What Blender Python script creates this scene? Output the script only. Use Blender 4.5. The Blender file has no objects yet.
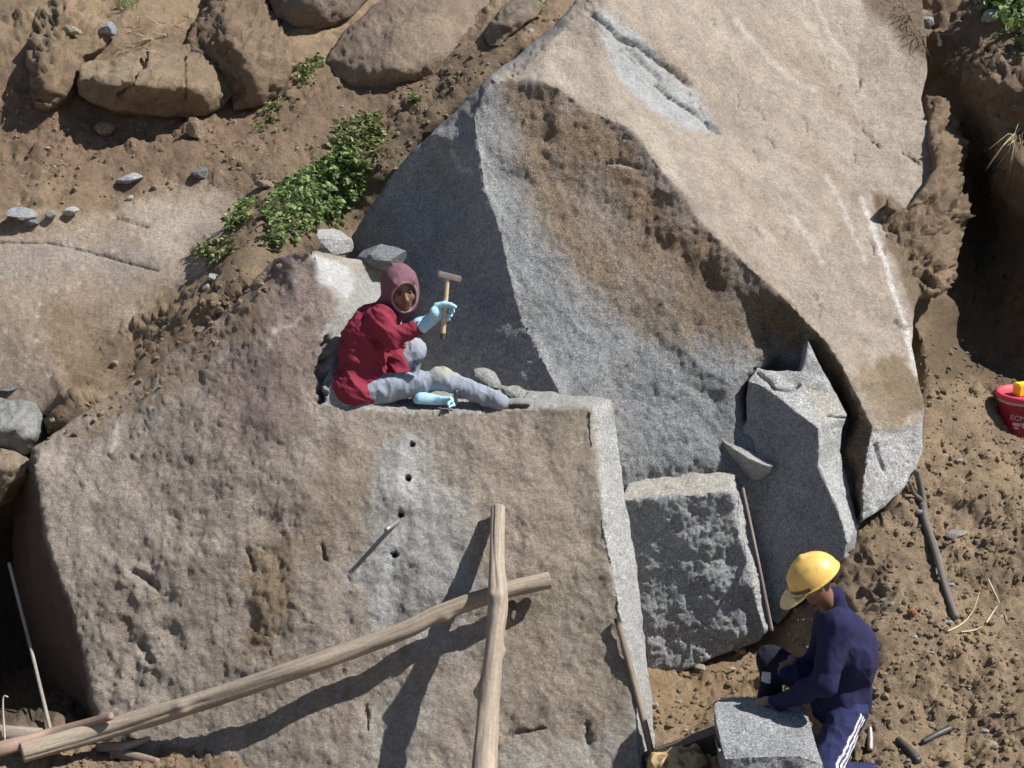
import bpy, bmesh, math, random
import numpy as np
from mathutils import Vector, Matrix, Quaternion
from mathutils.geometry import delaunay_2d_cdt
from mathutils.bvhtree import BVHTree
random.seed(7); RNG = np.random.default_rng(7)
SC = bpy.context.scene
COL = SC.collection
# ------------------------------------------------------------ camera
F = 1700.0; PITCH = math.radians(17.0); CZ = 4.75
CP, SP = math.cos(PITCH), math.sin(PITCH)
cam_d = bpy.data.cameras.new('camera'); cam = bpy.data.objects.new('camera', cam_d); COL.objects.link(cam)
cam.location = (0, 0, CZ); cam.rotation_euler = (math.radians(90) - PITCH, 0, 0)
cam_d.sensor_width = 36; cam_d.lens = F / 1024 * 36; cam_d.clip_start = .1; cam_d.clip_end = 2000
SC.camera = cam
def ray(px, py):
    t = (384 - py) / F
    return (px - 512) / F, CP + t * SP, -SP + t * CP
def at(px, py, Y):
    """world point on the viewing ray through a photo pixel at world depth Y"""
    a, b, c = ray(px, py); s = Y / b
    return Vector((a * s, Y, c * s + CZ))
def q_of(px, py, Y):                       # reciprocal view depth (linear over planes)
    a, b, c = ray(px, py); return b / Y
def atq(px, py, q):
    t = (384 - py) / F; s = 1 / q
    return np.stack([(px - 512) / F * s, (CP + t * SP) * s, (-SP + t * CP) * s + CZ], -1)
# ------------------------------------------------------------ noise
def _hash(ix, iy, iz, seed):
    h = (ix.astype(np.int64) * 374761393 + iy.astype(np.int64) * 668265263 + iz.astype(np.int64) * 2147483647 + seed * 1274126177) & 0xffffffff
    h = ((h ^ (h >> 13)) * 1274126177) & 0xffffffff
    h = ((h ^ (h >> 16)) * 2246822519) & 0xffffffff
    return ((h ^ (h >> 15)) & 0xffffff) / float(0xffffff)
def vnoise(P, seed=0):
    P = np.asarray(P, dtype=np.float64); I = np.floor(P); Fr = P - I; I = I.astype(np.int64)
    U = Fr * Fr * Fr * (Fr * (Fr * 6 - 15) + 10); out = 0
    G = []
    for dx in (0, 1):
        for dy in (0, 1):
            for dz in (0, 1):
                ix, iy, iz = I[..., 0] + dx, I[..., 1] + dy, I[..., 2] + dz
                a = _hash(ix, iy, iz, seed) * 2 * np.pi; b = _hash(ix, iy, iz, seed + 57) * 2 - 1
                r = np.sqrt(1 - b * b)
                g = (Fr[..., 0] - dx) * np.cos(a) * r + (Fr[..., 1] - dy) * np.sin(a) * r + (Fr[..., 2] - dz) * b
                w = (U[..., 0] if dx else 1 - U[..., 0]) * (U[..., 1] if dy else 1 - U[..., 1]) * (U[..., 2] if dz else 1 - U[..., 2])
                out = out + g * w
    return out * 1.6
def fbm(P, scale, octv=4, seed=0, gain=.5, mode=''):
    P = np.asarray(P) * np.asarray(scale, dtype=float); s = 0; a = 1; tot = 0
    for i in range(octv):
        n = vnoise(P + 13.7 * i, seed + i * 11)
        if mode == 'ridge': n = 1 - 2.6 * np.abs(n)
        if mode == 'billow': n = 2.6 * np.abs(n) - .5
        s = s + n * a; tot += a; a *= gain; P = P * 2.03
    s = s / tot
    if mode == 'terrace':
        u = s * 7; f = np.floor(u); t = np.clip((u - f - .62) / .38, 0, 1); s = (f + t * t * (3 - 2 * t)) / 7 * .8 + s * .2
    return s
def cells(P, scale, seed=0):
    """worley F1 distance and cell id value"""
    P = np.asarray(P) * scale; I = np.floor(P).astype(np.int64)
    best = np.full(P.shape[:-1], 9.); idv = np.zeros(P.shape[:-1])
    for dx in (-1, 0, 1):
        for dy in (-1, 0, 1):
            for dz in (-1, 0, 1):
                c = I + np.array((dx, dy, dz))
                j = np.stack([_hash(c[..., 0], c[..., 1], c[..., 2], seed + k) for k in (1, 2, 3)], -1)
                d = np.linalg.norm(c + j - P, axis=-1); m = d < best
                best = np.where(m, d, best); idv = np.where(m, _hash(c[..., 0], c[..., 1], c[..., 2], seed + 9), idv)
    return best, idv
# ------------------------------------------------------------ 2-D helpers
def seg_dist(X, Y, a, b):
    ax, ay = a; bx, by = b; dx, dy = bx - ax, by - ay; L = dx * dx + dy * dy + 1e-9
    t = np.clip(((X - ax) * dx + (Y - ay) * dy) / L, 0, 1)
    return np.hypot(X - ax - t * dx, Y - ay - t * dy)
def line_dist(X, Y, pts):
    d = np.full(np.shape(X), 1e9)
    for a, b in zip(pts[:-1], pts[1:]): d = np.minimum(d, seg_dist(X, Y, a, b))
    return d
def poly_sd(X, Y, poly):                   # signed distance, negative inside
    ins = np.zeros(np.shape(X), bool); n = len(poly)
    for i in range(n):
        (x1, y1), (x2, y2) = poly[i], poly[(i + 1) % n]
        c = ((y1 > Y) != (y2 > Y)) & (X < (x2 - x1) * (Y - y1) / (y2 - y1 + 1e-12) + x1)
        ins ^= c
    d = line_dist(X, Y, list(poly) + [poly[0]])
    return np.where(ins, -d, d)
def sstep(a, b, x):
    t = np.clip((x - a) / (b - a), 0, 1); return t * t * (3 - 2 * t)
def s2l(c):
    """sRGB 0-255 to linear"""
    c = np.array(c, float) / 255
    return np.where(c <= .04045, c / 12.92, ((c + .055) / 1.055) ** 2.4)
# ------------------------------------------------------------ object helpers
def tag(o, label=None, cat=None, group=None, kind=None):
    if label: o['label'] = label
    if cat: o['category'] = cat
    if group: o['group'] = group
    if kind: o['kind'] = kind
    return o
def mk(name, V, Fc, mat, parent=None, smooth=True, origin=None, cols=None, grain=None):
    V = np.asarray(V, float)
    if origin is None:
        if parent is not None: origin = Vector((0, 0, 0))
        else: origin = Vector(((V[:, 0].min() + V[:, 0].max()) / 2, (V[:, 1].min() + V[:, 1].max()) / 2, V[:, 2].min()))
    O = np.array(origin)
    if parent is not None: O = np.array(parent.matrix_basis.translation)
    me = bpy.data.meshes.new(name); me.from_pydata((V - O).tolist(), [], [list(map(int, f)) for f in Fc]); me.update()
    o = bpy.data.objects.new(name, me); COL.objects.link(o)
    if parent is not None: o.parent = parent
    else: o.location = tuple(O)
    for m in (mat if isinstance(mat, (list, tuple)) else [mat]): me.materials.append(m)
    if smooth: me.polygons.foreach_set('use_smooth', [True] * len(me.polygons))
    if cols is not None:
        at_ = me.color_attributes.new('Col', 'FLOAT_COLOR', 'POINT')
        c = np.ones((len(V), 4)); c[:, :3] = cols; at_.data.foreach_set('color', c.ravel())
        g = me.attributes.new('Grain', 'FLOAT', 'POINT')
        g.data.foreach_set('value', (np.zeros(len(V)) if grain is None else np.asarray(grain, float)))
    return o
def empty(name, loc):
    o = bpy.data.objects.new(name, None); COL.objects.link(o); o.location = loc; o.empty_display_size = .1
    return o
# ------------------------------------------------------------ materials
def newmat(name):
    m = bpy.data.materials.new(name); m.use_nodes = True
    nt = m.node_tree; b = nt.nodes['Principled BSDF']; return m, nt, b
def N(nt, t, **k):
    n = nt.nodes.new(t)
    for a, v in k.items():
        if a.startswith('i_'): n.inputs[a[2:].replace('_', ' ')].default_value = v
        else: setattr(n, a, v)
    return n
def ramp(nt, pts, src):
    r = nt.nodes.new('ShaderNodeValToRGB'); e = r.color_ramp.elements
    while len(e) < len(pts): e.new(.5)
    for el, (p, c) in zip(e, pts): el.position = p; el.color = (*c, 1) if len(c) == 3 else c
    nt.links.new(src, r.inputs[0]); return r
def rock_material():
    m, nt, b = newmat('weathered_stone_and_earth'); L = nt.links.new
    tc = N(nt, 'ShaderNodeTexCoord'); co = tc.outputs['Object']
    ca = N(nt, 'ShaderNodeVertexColor', layer_name='Col'); ga = N(nt, 'ShaderNodeAttribute', attribute_name='Grain')
    n1 = N(nt, 'ShaderNodeTexNoise', i_Scale=95., i_Detail=2., i_Roughness=.75); L(co, n1.inputs['Vector'])
    n2 = N(nt, 'ShaderNodeTexNoise', i_Scale=7., i_Detail=5., i_Roughness=.65); L(co, n2.inputs['Vector'])
    n3 = N(nt, 'ShaderNodeTexNoise', i_Scale=34., i_Detail=9., i_Roughness=.78); L(co, n3.inputs['Vector'])
    v1 = N(nt, 'ShaderNodeTexVoronoi', i_Scale=120.); L(co, v1.inputs['Vector'])
    # granite crystals: dark mica specks and white feldspar
    g1 = ramp(nt, [(.32, (.18,) * 3), (.43, (.78,) * 3), (.57, (1.08,) * 3), (.68, (1.8,) * 3)], n1.outputs['Fac'])
    gm = N(nt, 'ShaderNodeMix', data_type='RGBA'); L(ga.outputs['Fac'], gm.inputs[0])
    gm.inputs[6].default_value = (1, 1, 1, 1); L(g1.outputs[0], gm.inputs[7])
    # broad mottling in every surface
    g2 = ramp(nt, [(.25, (.80, .79, .77)), (.5, (1, 1, 1)), (.75, (1.18, 1.17, 1.15))], n2.outputs['Fac'])
    g3 = ramp(nt, [(.25, (.62, .60, .58)), (.5, (1, 1, 1)), (.75, (1.3, 1.3, 1.28))], n3.outputs['Fac'])
    n4 = N(nt, 'ShaderNodeTexNoise', i_Scale=62., i_Detail=6., i_Roughness=.8); L(co, n4.inputs['Vector'])
    g4 = ramp(nt, [(.30, (.66, .65, .64)), (.45, (.95,) * 3), (.56, (1.05,) * 3), (.70, (1.34, 1.34, 1.32))], n4.outputs['Fac'])
    def mul(a, c):
        x = N(nt, 'ShaderNodeMix', data_type='RGBA', blend_type='MULTIPLY'); x.inputs[0].default_value = 1
        L(a, x.inputs[6]); L(c, x.inputs[7]); return x.outputs[2]
    L(mul(mul(mul(mul(ca.outputs['Color'], gm.outputs[2]), g2.outputs[0]), g3.outputs[0]), g4.outputs[0]), b.inputs['Base Color'])
    b.inputs['Roughness'].default_value = .88; b.inputs['Specular IOR Level'].default_value = .3
    bp1 = N(nt, 'ShaderNodeBump', i_Strength=.8, i_Distance=.045); L(n3.outputs['Fac'], bp1.inputs['Height'])
    bp2 = N(nt, 'ShaderNodeBump', i_Strength=.75, i_Distance=.016); L(n4.outputs['Fac'], bp2.inputs['Height']); L(bp1.outputs[0], bp2.inputs['Normal'])
    L(bp2.outputs[0], b.inputs['Normal'])
    return m
ROCK = rock_material()
def plain(name, col, rough=.7, nscale=30., namp=.25, metal=0., bump=.15, bscale=60., spec=.4):
    m, nt, b = newmat(name); L = nt.links.new
    tc = N(nt, 'ShaderNodeTexCoord')
    n = N(nt, 'ShaderNodeTexNoise', i_Scale=nscale, i_Detail=5., i_Roughness=.65); L(tc.outputs['Object'], n.inputs['Vector'])
    c = np.array(col, float)
    r = ramp(nt, [(.25, tuple(c * (1 - namp))), (.5, tuple(c)), (.75, tuple(np.minimum(c * (1 + namp), 1)))], n.outputs['Fac'])
    L(r.outputs[0], b.inputs['Base Color']); b.inputs['Roughness'].default_value = rough; b.inputs['Metallic'].default_value = metal
    b.inputs['Specular IOR Level'].default_value = spec
    n2 = N(nt, 'ShaderNodeTexNoise', i_Scale=bscale, i_Detail=4.); L(tc.outputs['Object'], n2.inputs['Vector'])
    bp = N(nt, 'ShaderNodeBump', i_Strength=bump, i_Distance=.01); L(n2.outputs['Fac'], bp.inputs['Height']); L(bp.outputs[0], b.inputs['Normal'])
    return m
# ------------------------------------------------------------ relief builder
SURF = []                                  # BVH trees of finished surfaces
def resample(pts, step, closed):
    out = []; n = len(pts); m = n if closed else n - 1
    for i in range(m):
        a = np.array(pts[i], float); b = np.array(pts[(i + 1) % n], float)
        st = step(*(a[:2])) if callable(step) else step
        k = max(1, int(np.hypot(*(b - a)[:2]) / st))
        for j in range(k): out.append(a + (b - a) * j / k)
    if not closed: out.append(np.array(pts[-1], float))
    return out
def coarse_field(outline, inner, creases):
    """linear facets of 1/depth over constrained triangulation of control points"""
    ctrl = [tuple(p) for p in outline]; edges = [(i, (i + 1) % len(outline)) for i in range(len(outline))]
    def idx(p):
        for i, c in enumerate(ctrl):
            if abs(c[0] - p[0]) < .01 and abs(c[1] - p[1]) < .01: return i
        ctrl.append(tuple(p)); return len(ctrl) - 1
    for p in inner: idx(p)
    for cr in creases:
        ids = [idx(p) for p in cr]; edges += list(zip(ids[:-1], ids[1:]))
    v2 = [Vector((c[0], c[1])) for c in ctrl]
    ov, oe, of, oov, ooe, oof = delaunay_2d_cdt(v2, edges, [], 0, 1e-4)
    q = np.zeros(len(ov))
    for i, src in enumerate(oov):
        if src: q[i] = q_of(*ctrl[src[0]][:3])
        else:                              # crossing of two constraints
            dd = [(math.hypot(ov[i][0] - c[0], ov[i][1] - c[1]), q_of(*c[:3])) for c in ctrl]; dd.sort()
            w = [1 / (d[0] + 1e-6) for d in dd[:3]]; q[i] = sum(a * d[1] for a, d in zip(w, dd)) / sum(w)
    OV = np.array([(v[0], v[1]) for v in ov])
    def f(X, Y):
        X = np.asarray(X, float); Y = np.asarray(Y, float)
        res = np.full(X.shape, np.nan); bestm = np.full(X.shape, -1e9)
        for t in of:
            a, b, c = OV[t[0]], OV[t[1]], OV[t[2]]
            det = (b[1] - c[1]) * (a[0] - c[0]) + (c[0] - b[0]) * (a[1] - c[1])
            if abs(det) < 1e-9: continue
            l1 = ((b[1] - c[1]) * (X - c[0]) + (c[0] - b[0]) * (Y - c[1])) / det
            l2 = ((c[1] - a[1]) * (X - c[0]) + (a[0] - c[0]) * (Y - c[1])) / det
            l3 = 1 - l1 - l2; m = np.minimum(np.minimum(l1, l2), l3)
            up = m > bestm
            # outside every facet: clamp the weights so nothing shoots away
            w1, w2, w3 = np.clip(l1, 0, 1), np.clip(l2, 0, 1), np.clip(l3, 0, 1); s = w1 + w2 + w3
            v = (w1 * q[t[0]] + w2 * q[t[1]] + w3 * q[t[2]]) / s
            res = np.where(up, v, res); bestm = np.where(up, m, bestm)
        return res
    return f
def relief(name, outline, inner=(), creases=(), step=3.2, disp=(), smooth=6, pin=.0, grooves=(), pits=(), color=None,
           thick=.8, back=(0, .92, -.35), edge_jit=1.2, field=None, seed=1, finish=True, shrink=.12, stepfn=None, post=None):
    fld = field or coarse_field(outline, inner, creases)
    st = stepfn or (lambda x, y: step)
    bd = resample([p[:2] for p in outline], (lambda x, y: st(x, y)), True)
    n = len(bd); bd = np.array(bd)
    nz = fbm(np.c_[bd * .05, np.zeros(n)], 1., 4, seed) * 2.2
    nx = np.roll(bd, -1, 0) - np.roll(bd, 1, 0); nx = np.c_[nx[:, 1], -nx[:, 0]]; nx /= np.linalg.norm(nx, axis=1)[:, None] + 1e-9
    bd = bd + nx * (nz * edge_jit)[:, None]
    edges = [(i, (i + 1) % n) for i in range(n)]
    pts = [bd]; cnt = n
    cdist = []
    for cr in creases:
        r = np.array(resample([p[:2] for p in cr], (lambda x, y: st(x, y)), False)); r = r[1:-1] if len(r) > 3 else r
        if len(r) < 2: continue
        j = fbm(np.c_[r * .06, np.zeros(len(r))], 1., 4, seed + 3); r = r + np.c_[j, j] * edge_jit * 1.2
        edges += [(cnt + i, cnt + i + 1) for i in range(len(r) - 1)]; pts.append(r); cnt += len(r)
    ncr = cnt
    for g in grooves:
        r = np.array(resample(g[0], (lambda x, y: 2.), False))
        r = np.concatenate([r, r + (g[1], 0), r - (g[1], 0), r + (0, g[1]), r - (0, g[1])]); pts.append(r); cnt += len(r)
    for (x, y, rr, dp) in pits:
        r = [(x, y)] + [(x + k * rr * math.cos(a), y + k * rr * math.sin(a)) for k in (.45, .8, 1.15) for a in np.arange(0, 6.28, .8)]
        pts.append(np.array(r)); cnt += len(r)
    poly = [tuple(p) for p in bd]
    xs = [p[0] for p in poly]; ys = [p[1] for p in poly]
    if stepfn is None:
        gx, gy = np.meshgrid(np.arange(min(xs), max(xs), step), np.arange(min(ys), max(ys), step))
        gx = gx + (np.arange(gx.shape[0]) % 2)[:, None] * step * .5
        gx = gx + RNG.uniform(-.28, .28, gx.shape) * step; gy = gy + RNG.uniform(-.28, .28, gy.shape) * step
        gx, gy = gx.ravel(), gy.ravel(); ok = poly_sd(gx, gy, [p[:2] for p in outline]) < -step * .75
    else:
        gx, gy = stepfn('grid', None); ok = poly_sd(gx, gy, [p[:2] for p in outline]) < -6
    grid = np.c_[gx, gy][ok]
    pts.append(grid)
    A = np.concatenate(pts)
    ov, oe, of, oov, _, _ = delaunay_2d_cdt([Vector(p) for p in A], edges, [], 1, 1e-5)
    OV = np.array([(v[0], v[1]) for v in ov]); T = np.array([t for t in of if len(t) == 3], int)
    kind = np.zeros(len(OV), int); inv = {}
    for i, src in enumerate(oov):
        for s in src: inv[s] = i
        if any(s < n for s in src): kind[i] = 2
        elif any(s < ncr for s in src): kind[i] = 1
    X, Y = OV[:, 0], OV[:, 1]
    q = fld(X, Y)
    E = np.unique(np.sort(np.concatenate([T[:, [0, 1]], T[:, [1, 2]], T[:, [2, 0]]]), axis=1), axis=0)
    deg = np.bincount(E.ravel(), minlength=len(OV)).astype(float)
    w = np.where(kind == 2, 0., np.where(kind == 1, pin, 1.))
    for _ in range(smooth):
        s = np.bincount(E[:, 0], q[E[:, 1]], len(OV)) + np.bincount(E[:, 1], q[E[:, 0]], len(OV))
        q = q + w * .7 * (s / np.maximum(deg, 1) - q)
    P = atq(X, Y, q)
    def normals(P):
        a, b, c = P[T[:, 0]], P[T[:, 1]], P[T[:, 2]]; fn = np.cross(b - a, c - a)
        nn = np.zeros_like(P)
        for k in range(3): np.add.at(nn, T[:, k], fn)
        nn /= np.linalg.norm(nn, axis=1)[:, None] + 1e-12
        view = P - np.array((0, 0, CZ)); s = np.sign(np.sum(nn * view, axis=1)); return -nn * np.where(s == 0, 1, s)[:, None]
    nn = normals(P)
    amt = np.zeros(len(P))
    for d in disp:
        sc, am, oc = d[:3]; mode = d[3] if len(d) > 3 else ''
        v = fbm(P, sc, oc, seed + int(np.sum(sc) * 7) % 90, mode=mode) * am
        if len(d) > 4 and d[4] is not None: v = v * d[4](X, Y, P)
        amt += v
    damp = np.where(kind == 2, .35, 1.)
    for g in grooves:
        wob = fbm(np.c_[X * .12, Y * .12, X * 0], 1., 3, 5) * g[1] * 1.4
        dd = line_dist(X + wob, Y + wob * .7, g[0]); amt -= g[2] * (1 - sstep(g[1] * .35, g[1] * 1.2, dd))
    P = P + nn * (amt * damp)[:, None]
    for (x, y, rr, dp) in pits:
        dd = np.hypot(X - x, Y - y); P -= nn * (dp * (1 - sstep(rr * .5, rr * 1.05, dd)))[:, None]
    nn2 = normals(P)
    if color: C, G = color(X, Y, P, nn2)
    else: C, G = np.full((len(P), 3), .3), np.zeros(len(P))
    faces = [tuple(t) for t in T]
    front = [t if np.dot(np.cross(P[t[1]] - P[t[0]], P[t[2]] - P[t[0]]), nn2[t[0]]) > 0 else (t[0], t[2], t[1]) for t in faces]
    V = [P]; CC = [C]; GG = [G]; FF = list(front)
    if thick:
        loop = [inv[i] for i in range(n)]; base = len(P)
        B = P[loop]; cen = B.mean(0); bk = np.array(back, float)
        rings = 7
        for k in range(1, rings + 1):
            f = (k / rings) ** 1.5
            R = B + bk * thick * f + (cen - B) * np.array((1, .25, 1)) * (shrink * f + (.12 * f ** 3))
            R = R + np.stack([fbm(R, 3., 3, 21 + j) for j in range(3)], -1) * .07 * thick * min(1, f * 2)
            V.append(R); CC.append(C[loop]); GG.append(G[loop])
            for i in range(n):
                j = (i + 1) % n
                a0 = loop[i] if k == 1 else base + (k - 2) * n + i; a1 = loop[j] if k == 1 else base + (k - 2) * n + j
                b0 = base + (k - 1) * n + i; b1 = base + (k - 1) * n + j
                FF.append((a0, a1, b1, b0))
        cb = V[-1].mean(0); V.append(cb[None] + 0); CC.append(C[loop].mean(0)[None]); GG.append([0.])
        ci = base + rings * n
        for i in range(n): FF.append((base + (rings - 1) * n + i, base + (rings - 1) * n + (i + 1) % n, ci))
    V = np.concatenate(V); CC = np.concatenate(CC); GG = np.concatenate(GG)
    o = mk(name, V, FF, ROCK, cols=CC, grain=GG)
    bm = bmesh.new(); bm.from_mesh(o.data); bmesh.ops.recalc_face_normals(bm, faces=bm.faces)
    # outward check: first front face must look at the camera
    bm.faces.ensure_lookup_table()
    f0 = max(bm.faces[:len(front)], key=lambda f: f.calc_area()); c0 = f0.calc_center_median() + o.location
    if f0.normal.dot(c0 - Vector((0, 0, CZ))) > 0: bmesh.ops.reverse_faces(bm, faces=bm.faces)
    bm.to_mesh(o.data); bm.free()
    SURF.append(BVHTree.FromPolygons([Vector(v) for v in P], front))
    return o
def plane3(a, b, c):
    """world depth of the plane through three (px, py, Y) points, as a function of the pixel"""
    A_, B_, C_ = (np.array(at(*p)) - np.array((0, 0, CZ)) for p in (a, b, c)); n = np.cross(B_ - A_, C_ - A_)
    def f(x, y):
        d = np.array(ray(x, y)); return (x, y, float(n @ A_ / (n @ d) * d[1]))
    return f
def hit(px, py, only=None):
    d = Vector(ray(px, py)).normalized(); best = None
    for s in (SURF if only is None else [SURF[i] for i in only]):
        r = s.ray_cast(Vector((0, 0, CZ)), d)
        if r[0] is not None and (best is None or r[3] < best[3]): best = r
    if best is None: return at(px, py, 10), Vector((0, -.5, .86))
    n = best[1]
    if n.dot(d) > 0: n = -n
    return best[0], n
def mixc(C, c2, w):
    return C * (1 - w[:, None]) + np.asarray(c2, float)[None] * w[:, None]
def region(C, X, Y, poly, col, soft=6, wob=8, seed=0, amt=1.):
    nx = fbm(np.c_[X, Y, X * 0 + seed * 3.1], .035, 4, seed) * wob * 1.6
    sd = poly_sd(X + nx, Y + nx * .6, poly)
    return mixc(C, col, amt * (1 - sstep(-soft, soft, sd)))
# ============================================================ albedos (linear)
DIRT = np.array((.29, .21, .138)); DIRT_D = np.array((.19, .135, .090)); DIRT_R = np.array((.24, .155, .102)); DIRT_Y = np.array((.385, .283, .178))
GRAN = np.array((.325, .33, .337)); GRAN_L = np.array((.52, .52, .51)); TANR = np.array((.435, .368, .302)); BRN = np.array((.22, .155, .095))
def earth_color(X, Y, P, nn, lo=DIRT_D, hi=DIRT_Y, red=.5):
    a = fbm(P, 1.3, 4, 3); b = fbm(P, 6., 4, 8); c = fbm(P, 25., 3, 12)
    t = np.clip(.5 + a * .7 + b * .5 + c * .35, 0, 1)[:, None]
    C = lo * (1 - t) + hi * t
    r = sstep(.05, .5, fbm(P, .9, 3, 31)) * red
    return mixc(C, DIRT_R, r * .7)
# ============================================================ hillside terrain
T_out = [(-1600, 1500, 4.4), (-500, 1500, 4.2), (500, 1500, 4.), (1500, 1500, 4.2), (2600, 1500, 4.6), (2700, 700, 9.), (2700, 100, 14.), (2600, -600, 24.), (1400, -640, 25.), (500, -640, 25.), (-500, -640, 25.), (-1600, -600, 24.), (-1700, 100, 14.), (-1700, 700, 9.)]
T_in = [
 # foreground and lower right slope
 (0, 800, 8.25), (300, 820, 8.1), (0, 735, 8.75), (150, 790, 8.3), (500, 830, 8.), (620, 830, 8.1), (700, 768, 8.75), (1024, 790, 8.1), (850, 768, 8.35), (640, 745, 8.95),
 (655, 705, 9.3), (655, 676, 9.72), (700, 668, 9.82), (735, 652, 9.88), (765, 640, 9.95), (740, 700, 9.25), (700, 700, 9.35), (800, 620, 9.75), (860, 540, 9.9), (900, 600, 9.4), (960, 700, 8.8), (1024, 600, 9.4), (1024, 500, 10.2),
 (880, 515, 10.05), (922, 440, 10.35), (960, 450, 10.45), (1024, 445, 10.75), (930, 380, 10.9), (985, 395, 11.1), (1040, 385, 11.2),
 (1500, 450, 10.), (1500, 800, 7.6), (1200, 600, 9.), (1150, 440, 10.4),
 # right hand bank: wall facing left
 (925, 335, 11.35), (960, 340, 11.9), (1000, 355, 11.7), (1040, 350, 11.4), (1120, 330, 10.9), (1300, 300, 10.5),
 (905, 290, 11.5), (940, 280, 12.3), (975, 260, 12.8), (1005, 240, 12.6), (1024, 235, 12.2), (1060, 230, 11.7), (1120, 190, 11.9),
 (935, 210, 12.9), (965, 190, 13.5), (985, 175, 13.), (1010, 150, 12.3), (1040, 130, 12.6),
 (935, 120, 13.5), (950, 100, 13.6), (965, 100, 13.4), (980, 80, 13.1), (1005, 60, 12.9), (1040, 40, 13.2), (1120, 60, 13.), (1300, 40, 12.8),
 (930, 50, 14.2), (950, 20, 14.3), (985, 10, 14.), (1030, -10, 13.8), (900, -60, 15.8), (1000, -60, 15.3), (1100, -60, 14.6), (1400, -100, 13.),
 # behind the big boulder (unseen)
 (700, 300, 13.2), (800, 420, 12.3), (600, 200, 14.), (700, 60, 15.5), (560, 380, 12.), (850, 200, 14.5), (700, 520, 11.), (780, 560, 10.7), (640, 560, 10.6), (500, 600, 10.5), (400, 480, 11.2),
 (600, -60, 15.8), (760, -60, 16.), (300, 600, 10.3), (200, 500, 10.5),
 # upper left slope
 (560, 20, 12.75), (500, 55, 12.5), (440, 115, 12.15), (400, 160, 12.05), (352, 222, 12.0), (330, 240, 11.6), (300, 245, 11.1), (255, 262, 10.85), (430, 60, 13.1), (520, -10, 13.6), (560, -60, 14.5),
 (380, 120, 12.35), (330, 150, 12.1), (300, 120, 12.6), (300, 60, 13.4), (350, 60, 13.5), (260, 150, 12.3), (200, 150, 12.45), (290, 190, 11.75),
 (230, 120, 12.9), (120, 130, 12.9), (60, 130, 12.9), (0, 130, 13.), (120, 80, 13.4), (215, 62, 13.45), (150, 30, 13.75), (20, 60, 13.4), (-60, 60, 13.6), (60, 10, 13.85), (150, 0, 14.0), (300, 0, 14.1), (420, -30, 14.7), (200, -60, 15.3), (0, -60, 15.),
 (0, 200, 12.), (100, 190, 12.1), (-80, 200, 12.), (0, 300, 11.3), (100, 290, 11.3), (200, 220, 11.75), (180, 280, 11.2), (140, 330, 10.85), (85, 375, 10.65), (50, 400, 10.55), (60, 424, 10.2), (100, 384, 10.42), (112, 396, 10.34), (180, 328, 10.56), (192, 344, 10.45), (212, 302, 10.62), (228, 316, 10.48), (248, 262, 10.78), (264, 273, 10.62), (90, 440, 10.3), (240, 340, 10.8),
 (0, 390, 10.75), (-80, 390, 10.75),
 # dark cleft left of the front block
 (0, 450, 10.7), (40, 430, 10.6), (-80, 470, 10.6), (0, 560, 11.), (60, 560, 11.1), (-80, 600, 10.8), (0, 680, 10.4), (80, 660, 10.5), (0, 715, 9.2), (100, 720, 9.2), (-80, 720, 9.), (-500, 500, 9.5), (-600, 250, 11.5), (-500, 800, 7.8), (-500, 0, 14.2),
]
def t_grid(a, b=None):
    if isinstance(a, str):
        xs, ys = [], []
        s = 3.5
        gx, gy = np.meshgrid(np.arange(-40, 1064, s), np.arange(-40, 808, s)); gx = gx + (np.arange(gx.shape[0]) % 2)[:, None] * s / 2
        gx = gx.ravel(); gy = gy.ravel(); k = ~((gx > 130) & (gx < 560) & (gy > 440) & (gy < 720)) & ~((gx > 560) & (gx < 840) & (gy > 60) & (gy < 560) & (gy > (gx - 560) * .5 + 60))
        xs.append(gx[k] + RNG.uniform(-1.1, 1.1, k.sum())); ys.append(gy[k] + RNG.uniform(-1.1, 1.1, k.sum()))
        gx, gy = np.meshgrid(np.arange(-1700, 2700, 34), np.arange(-640, 1500, 34)); gx, gy = gx.ravel(), gy.ravel()
        k = (gx < -50) | (gx > 1074) | (gy < -50) | (gy > 818)
        xs.append(gx[k] + RNG.uniform(-6, 6, k.sum())); ys.append(gy[k] + RNG.uniform(-6, 6, k.sum()))
        return np.concatenate(xs), np.concatenate(ys)
    return 40.
BED = [(-60, 232), (40, 222), (110, 205), (160, 188), (215, 186), (240, 197), (243, 214), (232, 236), (212, 262), (188, 285), (160, 292), (150, 305), (90, 335), (60, 352), (62, 395), (50, 412), (20, 402), (0, 392), (-60, 390)]
def smoothmask(X, Y, P):                   # 1 on dirt, low on the worn bedrock
    nx = fbm(np.c_[X, Y, X * 0], .03, 3, 4) * 14
    return .16 + .84 * sstep(-10, 6, poly_sd(X + nx, Y + nx, BED))
def clodmask(X, Y, P):
    m = sstep(-.15, .35, fbm(P, 1.7, 3, 77)); return (.25 + .75 * m) * smoothmask(X, Y, P)
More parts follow.
